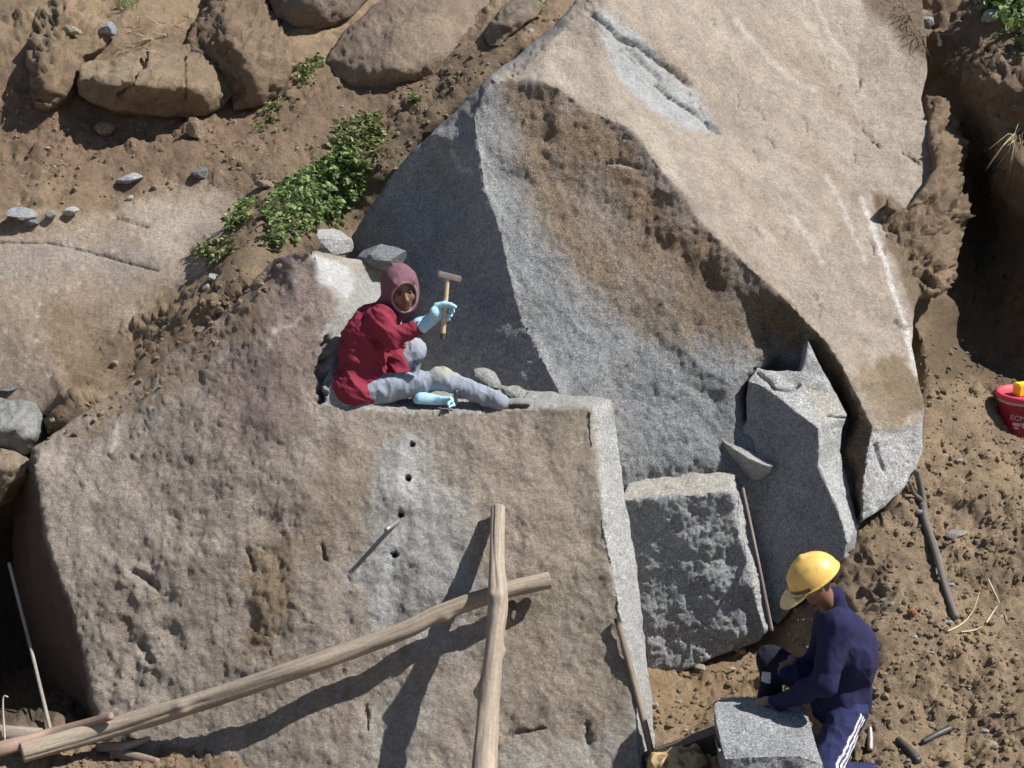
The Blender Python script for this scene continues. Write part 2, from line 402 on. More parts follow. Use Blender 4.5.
def terrain_color(X, Y, P, nn):
    C = earth_color(X, Y, P, nn)
    C = mixc(C, np.array((.215, .14, .092)), .7 * (1 - sstep(-40, 60, poly_sd(X, Y, [(0, 60), (330, 90), (430, 100), (200, 170), (40, 190), (-40, 190)]))))   # darker reddish soil
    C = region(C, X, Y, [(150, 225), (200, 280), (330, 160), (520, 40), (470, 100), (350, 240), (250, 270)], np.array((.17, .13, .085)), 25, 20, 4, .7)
    C = region(C, X, Y, BED, np.array((.42, .325, .245)), 9, 16, 5)
    C = region(C, X, Y, [(-20, 250), (70, 235), (160, 250), (165, 280), (60, 275), (-20, 300)], np.array((.40, .34, .29)), 14, 18, 6, .8)
    C = region(C, X, Y, [(130, 205), (225, 200), (222, 240), (170, 262), (120, 240)], np.array((.52, .46, .38)), 14, 24, 7, .55)
    C = region(C, X, Y, [(40, 300), (110, 300), (100, 352), (55, 370)], DIRT, 12, 16, 8, .85)
    C = region(C, X, Y, [(-40, 320), (40, 310), (55, 400), (-40, 395)], np.array((.36, .29, .22)), 12, 16, 9, .6)
    s = sstep(.42, .6, fbm(P, 16., 2, 61)) * (1 - sstep(0, 5, poly_sd(X, Y, BED)))
    C = mixc(C, np.array((.6, .56, .5)), s * .8)
    C = region(C, X, Y, [(1024, 620), (940, 560), (880, 600), (900, 768), (1024, 768)], DIRT_Y, 30, 30, 10, .5)
    C = region(C, X, Y, [(925, 200), (1060, 200), (1060, 380), (930, 380)], np.array((.14, .098, .058)), 30, 20, 12, .9)  # shade of the right bank wall painted into the soil colour
    C = region(C, X, Y, [(925, 40), (1060, 30), (1060, 380), (930, 380)], np.array((.15, .108, .068)), 12, 20, 13, .6)  # whole recess darkened again, shade painted into the soil
    C = region(C, X, Y, [(-60, 420), (110, 440), (130, 740), (-60, 730)], np.array((.10, .075, .055)), 12, 12, 14, .9)  # cleft shade painted into the soil colour
    C = region(C, X, Y, [(650, 650), (780, 600), (760, 720), (650, 720)], np.array((.30, .20, .11)), 12, 20, 15, .6)
    return C, np.full(len(P), .25) * (1 - smoothmask(X, Y, P))
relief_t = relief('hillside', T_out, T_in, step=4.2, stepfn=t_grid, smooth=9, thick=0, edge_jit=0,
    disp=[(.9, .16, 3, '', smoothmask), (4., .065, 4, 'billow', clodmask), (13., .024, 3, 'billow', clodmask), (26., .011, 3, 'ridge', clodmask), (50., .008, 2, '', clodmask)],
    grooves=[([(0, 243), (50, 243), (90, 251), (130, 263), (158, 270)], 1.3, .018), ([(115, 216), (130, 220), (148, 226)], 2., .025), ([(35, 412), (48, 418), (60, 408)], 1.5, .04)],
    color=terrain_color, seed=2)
tag(relief_t, kind='structure')
ground = mk('valley_ground', [(-300, -300, -.9), (300, -300, -.9), (300, 300, -.9), (-300, 300, -.9)], [(0, 1, 2, 3)], plain('valley_soil', DIRT, .95, 2., .3), smooth=False)
tag(ground, kind='structure')
# ============================================================ the big split boulder
EDGE = [(491, 81, 11.55), (520, 80, 11.5), (541, 81, 11.45), (558, 88, 11.42), (588, 109, 11.4), (625, 126, 11.3), (644, 144, 11.2), (662, 171, 11.1), (683, 192, 11.), (700, 222, 10.93), (737, 256, 10.8), (781, 296, 10.7), (807, 323, 10.6), (827, 343, 10.5), (847, 376, 10.4), (861, 403, 10.3), (872, 429, 10.2)]
RIDGE = [(491, 81, 11.55), (474, 118, 11.35), (479, 150, 11.15), (484, 185, 11.), (497, 222, 10.8), (508, 268, 10.6), (520, 318, 10.4), (538, 352, 10.25), (562, 398, 9.95), (575, 440, 9.95)]
CH1 = [(807, 341, 10.72), (820, 368, 10.68), (836, 395, 10.62), (848, 420, 10.55), (846, 450, 10.35), (852, 490, 10.25), (858, 535, 10.15)]
CH2 = [(872, 429, 10.2), (865, 460, 10.1), (861, 495, 10.03), (862, 522, 9.98)]
big_out = [(340, 300, 11.8), (352, 235, 11.85), (375, 200, 11.75), (400, 165, 11.7), (428, 136, 11.65), (455, 112, 11.65), (470, 96, 11.75), (492, 73, 11.95), (520, 54, 12.1), (548, 31, 12.3), (572, 6, 12.5), (600, -30, 12.9), (640, -70, 13.4), (780, -70, 14.2), (905, -70, 14.9),
 (922, 0, 14.), (926, 40, 13.7), (927, 70, 13.45), (921, 100, 13.16), (932, 140, 12.75), (934, 180, 12.35), (938, 230, 11.9), (926, 275, 11.5), (914, 310, 11.15), (912, 345, 10.88), (918, 380, 10.6), (925, 405, 10.45), (923, 424, 10.32), (922, 449, 10.28), (915, 473, 10.2), (900, 493, 10.12), (884, 506, 10.05), (862, 522, 9.98),
 (858, 535, 10.15), (850, 600, 10.3), (760, 620, 10.3), (640, 600, 10.2), (575, 500, 10.), (480, 480, 10.4), (380, 430, 10.9)]
big_in = [(548, 45, 11.95), (600, 14, 12.1), (600, 60, 11.85), (700, 120, 12.1), (760, 60, 12.9), (850, 60, 13.5), (850, 200, 12.1), (800, 200, 11.75), (760, 160, 12.), (880, 320, 10.95), (900, 250, 11.5), (850, 120, 12.9),
 (600, 470, 10.1), (625, 470, 10.1), (700, 460, 10.2), (715, 400, 10.45), (738, 384, 10.46), (738, 430, 10.36), (762, 385, 10.85), (640, 330, 10.55), (785, 350, 10.78), (790, 420, 10.8), (600, 200, 11.05), (680, 260, 10.85), (560, 150, 11.25), (560, 300, 10.5), (520, 180, 11.15), (430, 250, 11.3), (430, 370, 10.65), (500, 380, 10.35), (440, 170, 11.55), (740, 300, 10.75)]
big_cr = [EDGE, RIDGE, CH1, CH2, [(872, 429, 10.2), (890, 433, 10.24), (905, 430, 10.28), (923, 424, 10.32)], [(508, 78, 11.75), (530, 62, 11.85), (560, 32, 12.05), (585, 6, 12.3), (600, -10, 12.5)]]
FRONTPOLY = [(474, 118), (491, 81)] + [p[:2] for p in EDGE[1:]] + [(862, 522), (858, 600), (600, 600), (562, 398), (538, 352), (508, 268), (484, 185)]
SLAB = [(491, 81)] + [p[:2] for p in EDGE[1:]] + [(922, 425), (960, 300), (960, -90), (560, -90), (500, 60)]
def fracture_mask(X, Y, P):
    return 1 - .75 * (1 - sstep(-4, 8, poly_sd(X, Y, SLAB)))
def slabmask(X, Y, P): return 1 - sstep(-4, 6, poly_sd(X, Y, SLAB))
def frontmask(X, Y, P): return 1 - sstep(-3, 5, poly_sd(X, Y, FRONTPOLY))
def big_color(X, Y, P, nn):
    C = np.tile(GRAN * .86, (len(P), 1)) * (1 + .16 * fbm(P, 3., 3, 5))[:, None]; G = np.full(len(P), .75)
    # rust-brown staining on the fracture face, in streaks running down it
    B1 = [(500, 86), (541, 81), (588, 109), (644, 144), (737, 256), (781, 296), (827, 343), (872, 429), (862, 522), (850, 470), (846, 420), (812, 352), (800, 352), (740, 350), (690, 345), (640, 330), (590, 290), (555, 250), (530, 200), (508, 130)]
    st = fbm(np.stack([P[:, 0] * 3.2 + P[:, 2] * .8, P[:, 1] * 0, P[:, 2] * 1.1], -1), 1.6, 5, 9)
    nx = st * 46
    sd = poly_sd(X + nx * .5, Y + nx, B1); w = 1 - sstep(-22, 24, sd)
    C = mixc(C, np.array((.255, .19, .13)), w * np.clip(.88 + st * .8, .45, .98))
    w2 = (1 - sstep(-30, 10, poly_sd(X + nx * .4, Y + nx * .7, [(560, 105), (600, 118), (655, 175), (735, 262), (700, 300), (650, 240), (600, 180), (560, 160)])))
    C = mixc(C, np.array((.25, .165, .10)), w2 * .62)
    C = region(C, X, Y, [(690, 255), (781, 296), (830, 345), (800, 350), (740, 330), (690, 300)], np.array((.15, .115, .08)), 12, 20, 33, .6)
    C = region(C, X, Y, [(812, 335), (827, 341), (874, 430), (864, 525), (855, 525), (848, 450), (848, 420), (835, 392), (815, 360)], np.array((.20, .15, .105)), 2, 3, 3, .95)
    d = line_dist(X, Y, [(p[0], p[1]) for p in EDGE]); C = mixc(C, np.array((.20, .145, .10)), .5 * (1 - sstep(2, 10, d)) * frontmask(X, Y, P))
    C = mixc(C, np.array((.5, .5, .49)), .45 * (1 - sstep(0, 16, line_dist(X, Y, [p[:2] for p in RIDGE[2:]]))) * frontmask(X, Y, P))
    # pale scar on the face
    C = region(C, X, Y, [(602, 160), (622, 158), (640, 166), (618, 170)], np.array((.42, .36, .30)), 2, 4, 34, .8)
    # outer weathered skin
    m = slabmask(X, Y, P)
    T = np.tile(TANR, (len(P), 1)); a = fbm(P, 2.2, 4, 14); b = fbm(P, 9., 4, 15)
    T = T * (1 + .18 * a + .16 * b)[:, None]
    u = P[:, 0] * .8 + P[:, 2] * .6; v = P[:, 0] * .6 - P[:, 2] * .8    # streaks run down the slab
    s = fbm(np.stack([u * 5, v * .8, P[:, 1] * .8], -1), 1., 4, 16)
    T = mixc(T, np.array((.55, .49, .40)), .75 * sstep(.12, .5, s)); T = mixc(T, np.array((.34, .27, .20)), .6 * sstep(.1, .45, -s))
    C = C * (1 - m[:, None]) + T * m[:, None]; G = G * (1 - m) + .28 * m
    C = region(C, X, Y, [(590, 12), (612, 12), (640, 38), (672, 70), (700, 95), (716, 130), (700, 132), (680, 128), (650, 108), (625, 90), (610, 58), (600, 30)], np.array((.46, .47, .48)), 3, 6, 20, .9)
    C = region(C, X, Y, [(486, 82), (510, 72), (540, 50), (575, 5), (600, -30), (560, -40), (545, 28), (500, 64)], np.array((.30, .30, .30)), 3, 5, 21, .9)
    # white seam and clinging earth on the right edge
    wl = line_dist(X, Y, [(862, 200), (872, 225), (885, 262), (893, 290), (903, 315), (908, 340), (916, 375), (922, 395)])
    C = mixc(C, np.array((.72, .70, .66)), (1 - sstep(1.2, 3.5, wl + fbm(P, 14., 2, 3) * 2)) * .85)
    for ln in ([(826, 175), (842, 205), (856, 240), (866, 262)], [(815, 0), (828, 30), (850, 60), (862, 95)], [(735, 20), (770, 60), (800, 85), (815, 90)], [(790, 215), (812, 240), (822, 262)]):
        C = mixc(C, np.array((.62, .58, .52)), (1 - sstep(.8, 3.2, line_dist(X, Y, ln) + fbm(P, 9., 2, 4) * 3)) * .6)
    E = [(868, 188), (890, 196), (905, 215), (930, 190), (945, 235), (940, 300), (915, 318), (905, 290), (893, 262), (880, 225)]
    C = region(C, X, Y, E, DIRT_D * 1.1, 3, 8, 22, .95)
    C = region(C, X, Y, [(872, 362), (890, 352), (905, 362), (918, 380), (926, 405), (910, 424), (898, 428), (885, 410), (870, 390)], np.array((.24, .17, .10)), 4, 10, 23, .85)
    C = region(C, X, Y, [(860, 352), (880, 372), (905, 425), (885, 430), (868, 415), (856, 385)], np.array((.36, .28, .19)), 4, 8, 25, .8)
    C = region(C, X, Y, [(925, -80), (960, -80), (960, 60), (915, 60), (880, 20), (860, 8), (880, -10)], DIRT_D, 8, 16, 24, .85)
    C = region(C, X, Y, [(872, 431), (890, 434), (905, 431), (926, 422), (928, 460), (884, 516), (858, 530), (865, 460)], GRAN_L * 1.15, 1.5, 2, 26, 1.)
    e = 1 - sstep(-3, 5, poly_sd(X, Y, E)); G = G * (1 - e)
    for ln in LEDGES: C = mixc(C, GRAN_L, (1 - sstep(1., 5., line_dist(X, Y, ln))) * .6)
    shade_lift = 1 - sstep(-4, 4, poly_sd(X, Y, [(345, 300), (352, 235), (400, 165), (455, 112), (474, 118), (484, 185), (508, 268), (538, 352), (562, 398), (560, 480), (380, 480)]))
    C = C * (1 + .3 * shade_lift[:, None])  # shadowed left face painted lighter, as if by fill light
    return C, G
LEDGES = [[(454, 152), (461, 168), (470, 172)], [(808, 338), (805, 355)]]
EARTH_E = [(868, 188), (890, 196), (905, 215), (930, 190), (945, 235), (940, 300), (915, 318), (905, 290), (893, 262), (880, 225)]
def earthclump(X, Y, P): return 1 - sstep(-4, 3, poly_sd(X, Y, EARTH_E))
SLABG = []
for _ in range(34):
    x, y = RNG.uniform(620, 900), RNG.uniform(0, 330)
    if poly_sd(np.array([x]), np.array([y]), [p[:2] for p in EDGE] + [(905, 420), (905, 0), (600, 0)])[0] > -14: continue
    L_ = RNG.uniform(5, 17); a_ = RNG.normal(.95, .25); SLABG.append(([(x, y), (x + L_ * .5 * math.cos(a_), y + L_ * .5 * math.sin(a_)), (x + L_ * math.cos(a_ + .3), y + L_ * math.sin(a_ + .3))], RNG.uniform(.8, 1.5), RNG.uniform(.008, .022)))
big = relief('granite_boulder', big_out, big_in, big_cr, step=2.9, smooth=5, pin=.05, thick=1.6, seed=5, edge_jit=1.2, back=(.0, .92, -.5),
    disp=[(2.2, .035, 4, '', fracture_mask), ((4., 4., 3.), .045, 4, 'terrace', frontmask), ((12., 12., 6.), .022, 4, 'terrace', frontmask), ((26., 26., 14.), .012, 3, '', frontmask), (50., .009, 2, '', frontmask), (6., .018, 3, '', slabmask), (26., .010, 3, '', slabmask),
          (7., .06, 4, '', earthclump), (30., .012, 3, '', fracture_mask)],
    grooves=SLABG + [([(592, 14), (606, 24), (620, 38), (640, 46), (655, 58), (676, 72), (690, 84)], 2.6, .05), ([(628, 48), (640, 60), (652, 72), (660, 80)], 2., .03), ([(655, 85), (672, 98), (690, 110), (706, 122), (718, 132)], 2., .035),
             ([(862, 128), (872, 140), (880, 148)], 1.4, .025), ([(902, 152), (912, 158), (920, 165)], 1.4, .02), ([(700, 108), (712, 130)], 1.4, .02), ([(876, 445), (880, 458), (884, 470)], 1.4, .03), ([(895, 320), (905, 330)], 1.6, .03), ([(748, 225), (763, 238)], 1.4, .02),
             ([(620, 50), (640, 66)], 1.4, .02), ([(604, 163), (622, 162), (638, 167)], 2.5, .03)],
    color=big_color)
tag(big, 'huge split granite boulder with dark left face, rust-stained fracture face and pale weathered slab', 'boulder')
# ============================================================ front block with ledge
FR = [(592, 408, 9.62), (593, 450, 9.5), (602, 512, 9.25), (612, 560, 9.1), (619, 599, 8.98), (632, 680, 8.75), (640, 768, 8.52), (643, 810, 8.42)]
LIP = [(318, 403, 9.66), (380, 411, 9.62), (450, 414, 9.6), (520, 409, 9.62), (592, 408, 9.62)]
WALL = [(318, 403, 9.66), (316, 370, 9.78), (324, 330, 9.98), (334, 300, 10.12), (322, 282, 10.2), (315, 256, 10.3)]
LEFT = [(32, 462, 9.75), (48, 540, 9.45), (66, 600, 9.22), (85, 660, 9.02), (105, 722, 8.85), (112, 800, 8.6)]
fb_out = [(290, 254, 10.4), (318, 252, 10.45), (350, 258, 10.6), (396, 267, 10.85), (399, 300, 10.8), (404, 345, 10.55), (420, 373, 10.34), (470, 381, 10.16), (520, 389, 10.0), (562, 395, 9.9), (612, 399, 9.92), (618, 442, 9.84), (624, 490, 9.7), (631, 530, 9.6), (640, 600, 9.35), (652, 700, 9.08), (656, 760, 8.95), (658, 810, 8.85),
 (643, 810, 8.42), (500, 830, 8.3), (300, 830, 8.3), (112, 800, 8.6), (70, 800, 10.), (36, 700, 10.3), (14, 600, 10.45), (12, 520, 10.5), (20, 475, 10.4), (32, 450, 9.95), (55, 432, 10.1), (110, 396, 10.28), (140, 376, 10.32), (190, 342, 10.38), (225, 315, 10.42), (262, 272, 10.55), (275, 258, 10.6)]
fb_in = [(120, 440, 9.82), (200, 400, 9.8), (250, 330, 10.02), (290, 300, 10.1), (260, 420, 9.6), (200, 560, 9.2), (120, 600, 9.15), (300, 520, 9.22), (400, 500, 9.28), (500, 500, 9.28), (300, 700, 8.75), (450, 700, 8.72), (180, 740, 8.72), (560, 620, 8.95), (450, 600, 9.0), (70, 480, 9.68), (300, 450, 9.45),
 (350, 262, 10.55)]
fb_cr = [LIP, FR, LEFT, WALL]
FACE = [(318, 403), (380, 411), (450, 414), (520, 409), (592, 408), (602, 512), (619, 599), (640, 768), (640, 820), (110, 820), (32, 462), (110, 396), (275, 258), (315, 256), (324, 330)]
def facemask(X, Y, P): return 1 - .8 * sstep(-3, 6, poly_sd(X, Y, FACE))
def pitmask(X, Y, P): return facemask(X, Y, P) * sstep(.0, .4, fbm(P, 1.4, 3, 44))
def scarmask(X, Y, P):                     # the rough rotten patches lower left
    return (1 - sstep(-20, 25, poly_sd(X, Y, [(110, 560), (150, 540), (175, 600), (170, 660), (150, 720), (100, 700)]))) + (1 - sstep(-20, 20, poly_sd(X, Y, [(240, 520), (285, 530), (290, 650), (250, 670)])))
SCAR = [(110, 560), (150, 540), (175, 600), (170, 660), (150, 720), (100, 700)]
def fb_color(X, Y, P, nn):
    C = earth_color(X, Y, P, nn, np.array((.315, .262, .218)), np.array((.43, .366, .305)), .05); G = np.full(len(P), .3)
    a = fbm(P, 2.5, 4, 51)
    C = region(C, X, Y, [(200, 350), (275, 262), (318, 258), (325, 330), (312, 400), (285, 440), (240, 440), (210, 400)], np.array((.29, .215, .19)), 24, 26, 40, .75)
    C = region(C, X, Y, [(240, 360), (290, 340), (300, 420), (265, 450), (235, 420)], np.array((.19, .145, .13)), 16, 22, 41, .55)
    C = region(C, X, Y, [(120, 385), (200, 340), (270, 270), (250, 330), (180, 390), (120, 420), (60, 440)], DIRT, 10, 12, 42, .85)
    # grey chiselled band below the ledge
    gp = [(392, 430), (420, 425), (440, 470), (470, 520), (482, 600), (455, 660), (395, 640), (365, 600), (350, 560), (372, 500)]
    C = region(C, X, Y, gp, np.array((.43, .42, .40)), 18, 26, 43, .85)
    C = region(C, X, Y, [(400, 430), (416, 430), (412, 500), (395, 560), (385, 640), (372, 640), (380, 560), (396, 500)], np.array((.58, .58, .57)), 6, 8, 44, .7)
    C = region(C, X, Y, [(330, 440), (370, 440), (350, 560), (300, 560), (290, 500)], np.array((.36, .29, .21)), 16, 20, 45, .6)
    C = region(C, X, Y, [(368, 700), (390, 690), (420, 660), (440, 700), (420, 760), (366, 760)], np.array((.40, .37, .33)), 8, 10, 46, .7)
    C = region(C, X, Y, [(480, 420), (592, 412), (640, 768), (500, 768), (490, 560)], np.array((.34, .285, .21)), 10, 20, 47, .55)
    C = region(C, X, Y, [(500, 745), (590, 735), (642, 700), (642, 790), (500, 790)], np.array((.42, .39, .35)), 8, 16, 48, .7)
    C = region(C, X, Y, [(255, 540), (290, 530), (300, 600), (270, 660), (240, 650)], np.array((.28, .20, .12)), 12, 14, 49, .8)
    C = region(C, X, Y, [(95, 300), (30, 470), (20, 600), (60, 720)], DIRT, 5, 5, 50, .0)
    s = sstep(.38, .6, fbm(P, 13., 3, 52)) ; C = mixc(C, np.array((.58, .54, .5)), s * .5)
    for ln in ([(158, 375), (152, 410), (160, 420)], [(145, 425), (142, 445), (136, 455)], [(272, 455), (264, 480), (252, 502)], [(118, 420), (112, 450)], [(305, 310), (290, 326), (278, 328)], [(275, 330), (268, 350)]):
        C = mixc(C, np.array((.60, .54, .50)), (1 - sstep(.6, 2.4, line_dist(X, Y, ln) + fbm(P, 16., 2, 4) * 2)) * .7)
    st = fbm(np.stack([P[:, 0] * 7, P[:, 1] * .6, P[:, 2] * .8], -1), 1., 3, 55); C = mixc(C, np.array((.22, .17, .125)), .5 * sstep(.18, .5, st))
    # fresh sawn faces: right flank, ledge and the notch wall
    C = region(C, X, Y, [(594, 402), (612, 396), (632, 530), (660, 700), (664, 830), (643, 830), (632, 680), (603, 512)], np.array((.52, .52, .51)), 1.6, 3, 60, 1.)
    C = region(C, X, Y, [(592, 412), (600, 412), (606, 510), (622, 600), (614, 600)], np.array((.62, .60, .56)), 2, 3, 61, .5)
    C = region(C, X, Y, [(318, 404), (380, 411), (450, 413), (520, 408), (594, 407), (618, 398), (562, 380), (440, 350), (402, 262), (345, 256), (316, 256), (324, 284), (338, 300), (326, 330), (318, 370)], np.array((.44, .43, .41)), 2, 5, 62, .95)
    C = region(C, X, Y, [(312, 254), (345, 262), (356, 290), (346, 300), (336, 288), (318, 284)], np.array((.60, .60, .585)), 1.5, 4, 63, .95)
    C = region(C, X, Y, [(322, 252), (350, 262), (402, 270), (395, 285), (355, 270), (325, 258)], np.array((.42, .35, .27)), 2, 4, 64, .8)
    C = region(C, X, Y, [(2, 440), (31, 458), (47, 540), (84, 660), (108, 730), (60, 810), (-10, 700)], np.array((.15, .11, .09)), 2, 3, 65, .95)  # damp brown left side, darkened further with painted cleft shade
    for x, y, r, d in HOLES: C = mixc(C, np.array((.05, .05, .05)), (1 - sstep(r * .5, r, np.hypot(X - x, Y - y))) * .7)
    return C, G + .4 * (1 - sstep(0, 4, poly_sd(X, Y, [(592, 402), (612, 396), (660, 700), (664, 830), (643, 830), (632, 680), (603, 512)])))
HOLES = [(412, 443, 3.2, .06), (408, 478, 3.6, .07), (401, 515, 3.2, .07), (395, 555, 3.8, .07)]
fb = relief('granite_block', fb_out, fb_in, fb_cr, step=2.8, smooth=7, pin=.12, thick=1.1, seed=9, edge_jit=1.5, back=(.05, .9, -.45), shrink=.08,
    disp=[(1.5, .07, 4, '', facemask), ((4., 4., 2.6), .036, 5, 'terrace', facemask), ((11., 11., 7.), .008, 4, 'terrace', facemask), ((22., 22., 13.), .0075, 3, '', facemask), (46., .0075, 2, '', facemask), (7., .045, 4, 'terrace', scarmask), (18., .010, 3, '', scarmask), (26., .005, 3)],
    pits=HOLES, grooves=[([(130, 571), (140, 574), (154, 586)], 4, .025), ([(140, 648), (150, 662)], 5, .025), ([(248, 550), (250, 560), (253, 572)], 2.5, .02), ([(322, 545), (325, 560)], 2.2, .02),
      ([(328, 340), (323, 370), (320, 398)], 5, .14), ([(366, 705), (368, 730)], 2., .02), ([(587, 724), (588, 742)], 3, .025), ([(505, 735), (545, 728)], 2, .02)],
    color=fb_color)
tag(fb, 'massive dirt-coated granite block in front, with flat ledge and drilled wedge holes', 'rock')
# ============================================================ cut cube beside it
def gran_color(base, edge=None, g=.8, extra=None):
    def f(X, Y, P, nn):
        C = np.tile(np.asarray(base, float), (len(P), 1)) * (1 + .12 * fbm(P, 4., 3, 5) + .08 * fbm(P, 20., 2, 6))[:, None]
        for (poly, col, soft) in (edge or []): C = region(C, X, Y, poly, np.array(col), soft, 2.5, 7)
        return C, np.full(len(P), g)
    return f
mb_out = [(622, 500, 9.72), (626, 490, 9.95), (630, 478, 10.2), (642, 472, 10.32), (690, 468, 10.36), (737, 463, 10.42), (742, 490, 10.36), (750, 530, 10.22), (760, 580, 10.05), (769, 628, 9.95), (760, 640, 9.85), (720, 655, 9.78), (680, 672, 9.72), (650, 672, 9.72), (645, 640, 9.72), (634, 570, 9.72)]
MBF = [(622, 500, 9.72), (660, 498, 9.70), (700, 494, 9.72), (731, 491, 9.76), (738, 530, 9.76), (748, 570, 9.76), (760, 612, 9.76), (764, 634, 9.76)]
MBM = lambda X, Y, P: 1 - .9 * sstep(-2, 3, poly_sd(X, Y, [(622, 500), (731, 492), (764, 634), (720, 680), (640, 690)]))
mb = relief('cut_granite_block', mb_out, [(690, 580, 9.72), (700, 640, 9.75)], [MBF], step=2.2, smooth=1, pin=.0, thick=.55, seed=14, edge_jit=.8, back=(0, .9, -.2), shrink=.05,
    disp=[(5., .04, 3), ((5., 5., 4.), .024, 4, 'terrace', MBM), ((16., 16., 10.), .016, 4, 'terrace', MBM), ((60., 60., 40.), .006, 2, '', lambda X, Y, P: 1 - .9 * sstep(-2, 3, poly_sd(X, Y, [(622, 500), (731, 492), (764, 634), (720, 680), (640, 690)]))), (40., .012, 2, '', lambda X, Y, P: 1 - .7 * sstep(-2, 3, poly_sd(X, Y, [(622, 500), (731, 492), (764, 634), (720, 680), (640, 690)])))],
    color=gran_color((.39, .395, .40), [([(622, 500), (731, 491), (738, 462), (630, 474)], (.52, .49, .44), 1.5), ([(731, 491), (738, 462), (772, 630), (764, 636)], (.55, .55, .54), 1.2)]))
tag(mb, 'squared grey granite block standing upright beside the big front block', 'granite block', 'squared granite blocks')
# ============================================================ shattered slab leaning on the boulder
DP = plane3((748, 381, 10.44), (818, 428, 10.06), (800, 580, 9.93))
FE = [DP(*p) for p in ((748, 381), (760, 385), (777, 396), (796, 412), (818, 428), (819, 446), (818, 465), (826, 485), (835, 503), (842, 522), (848, 545))]
fr_out = [FE[0], (757, 369, 10.5), (775, 372, 10.46), (801, 371, 10.42), (806, 355, 10.46), (808, 341, 10.53), (815, 356, 10.44), (826, 376, 10.38), (838, 398, 10.34), (847, 415, 10.3), (842, 428, 10.28), (840, 452, 10.24), (847, 482, 10.18), (853, 505, 10.12), (859, 526, 10.06), (855, 548, 9.96), (848, 556, 9.9),
  DP(845, 560), DP(810, 585), DP(778, 625), DP(745, 600), DP(725, 530), DP(706, 462), DP(714, 445), DP(735, 438), DP(747, 420), DP(746, 400)]
fr_cr = [FE]
def frag_color(X, Y, P, nn):
    C = np.tile((.37, .375, .385), (len(P), 1)) * (1 + .12 * fbm(P, 5., 3, 5))[:, None]
    C = region(C, X, Y, [p[:2] for p in FE] + [(859, 526), (840, 452), (847, 415), (808, 341), (801, 371), (757, 369)], np.array((.56, .56, .55)), 1.2, 2, 3)
    C = region(C, X, Y, [(800, 385), (830, 390), (842, 410), (820, 422)], np.array((.52, .48, .40)), 4, 6, 4, .6)
    C = region(C, X, Y, [(716, 434), (772, 466), (752, 440), (735, 436)], np.array((.55, .54, .52)), 1, 1, 4)
    return C, np.full(len(P), .7)
frag = relief('granite_slab', fr_out, [DP(775, 520), (802, 388, 10.34), DP(772, 435), DP(800, 550), DP(790, 460), DP(750, 490)], fr_cr, step=2.2, smooth=1, pin=0, thick=.35, seed=19, edge_jit=.9, back=(.1, .9, -.1), shrink=.05,
    disp=[(4., .018, 3), (14., .008, 3, 'terrace'), (40., .004, 2)], grooves=[([(757, 372), (768, 380), (774, 388)], 1.5, .04), ([(774, 388), (790, 391), (800, 386)], 1.2, .03), ([(828, 416), (845, 418)], 1.2, .03)], color=frag_color)
SH = [(716, 434, 10.40), (722, 436, 10.42), (735, 441, 10.45), (746, 436, 10.52), (750, 430, 10.56), (753, 442, 10.5), (762, 452, 10.38), (773, 466, 10.12), (764, 465, 10.1), (748, 458, 10.12), (734, 449, 10.2), (724, 442, 10.3)]
shard = relief('granite_shard', [p[:3] for p in SH[:8]] + [(770, 474, 10.14), (756, 482, 10.22), (738, 478, 10.3), (722, 460, 10.38)], [], [[SH[0], SH[11], SH[10], SH[9], SH[8], SH[7]]], step=2., smooth=0, thick=.12, seed=61, edge_jit=.5, back=(.1, .9, -.2), shrink=.3,
    disp=[(14., .008, 3)], color=gran_color((.46, .46, .45), None, .6))
tag(shard, 'small pointed granite shard jutting out left of the jagged slab', 'rock shard')
tag(frag, 'jagged upright granite slab with pale broken edge, split from the huge boulder', 'granite slab')
# ============================================================ block in the foreground
bb_out = [(716, 718, 8.17), (722, 715, 8.25), (740, 713, 8.32), (775, 712, 8.35), (806, 712, 8.37), (812, 730, 8.20), (818, 750, 8.05), (823, 764, 7.95), (830, 850, 7.95), (770, 870, 7.90), (732, 870, 7.90), (722, 790, 7.93)]
bbl = [(716, 718, 8.17), (720, 740, 8.02), (725, 759, 7.89), (760, 757, 7.87), (800, 756, 7.88), (823, 764, 7.95)]
bb = relief('dressed_granite_block', bb_out, [(770, 735, 8.11), (728, 850, 7.87)], [bbl, [(725, 759, 7.89), (729, 810, 7.85), (732, 870, 7.90)]], step=2.4, smooth=1, thick=.42, seed=23, edge_jit=.8, shrink=.05, back=(0, .9, -.1),
    disp=[(6., .014, 3), (18., .010, 3), (45., .006, 2)], color=gran_color(GRAN * 1.25, None, .95))
tag(bb, 'small squared pale granite block at the bottom edge, before the man in the yellow helmet', 'granite block', 'squared granite blocks')
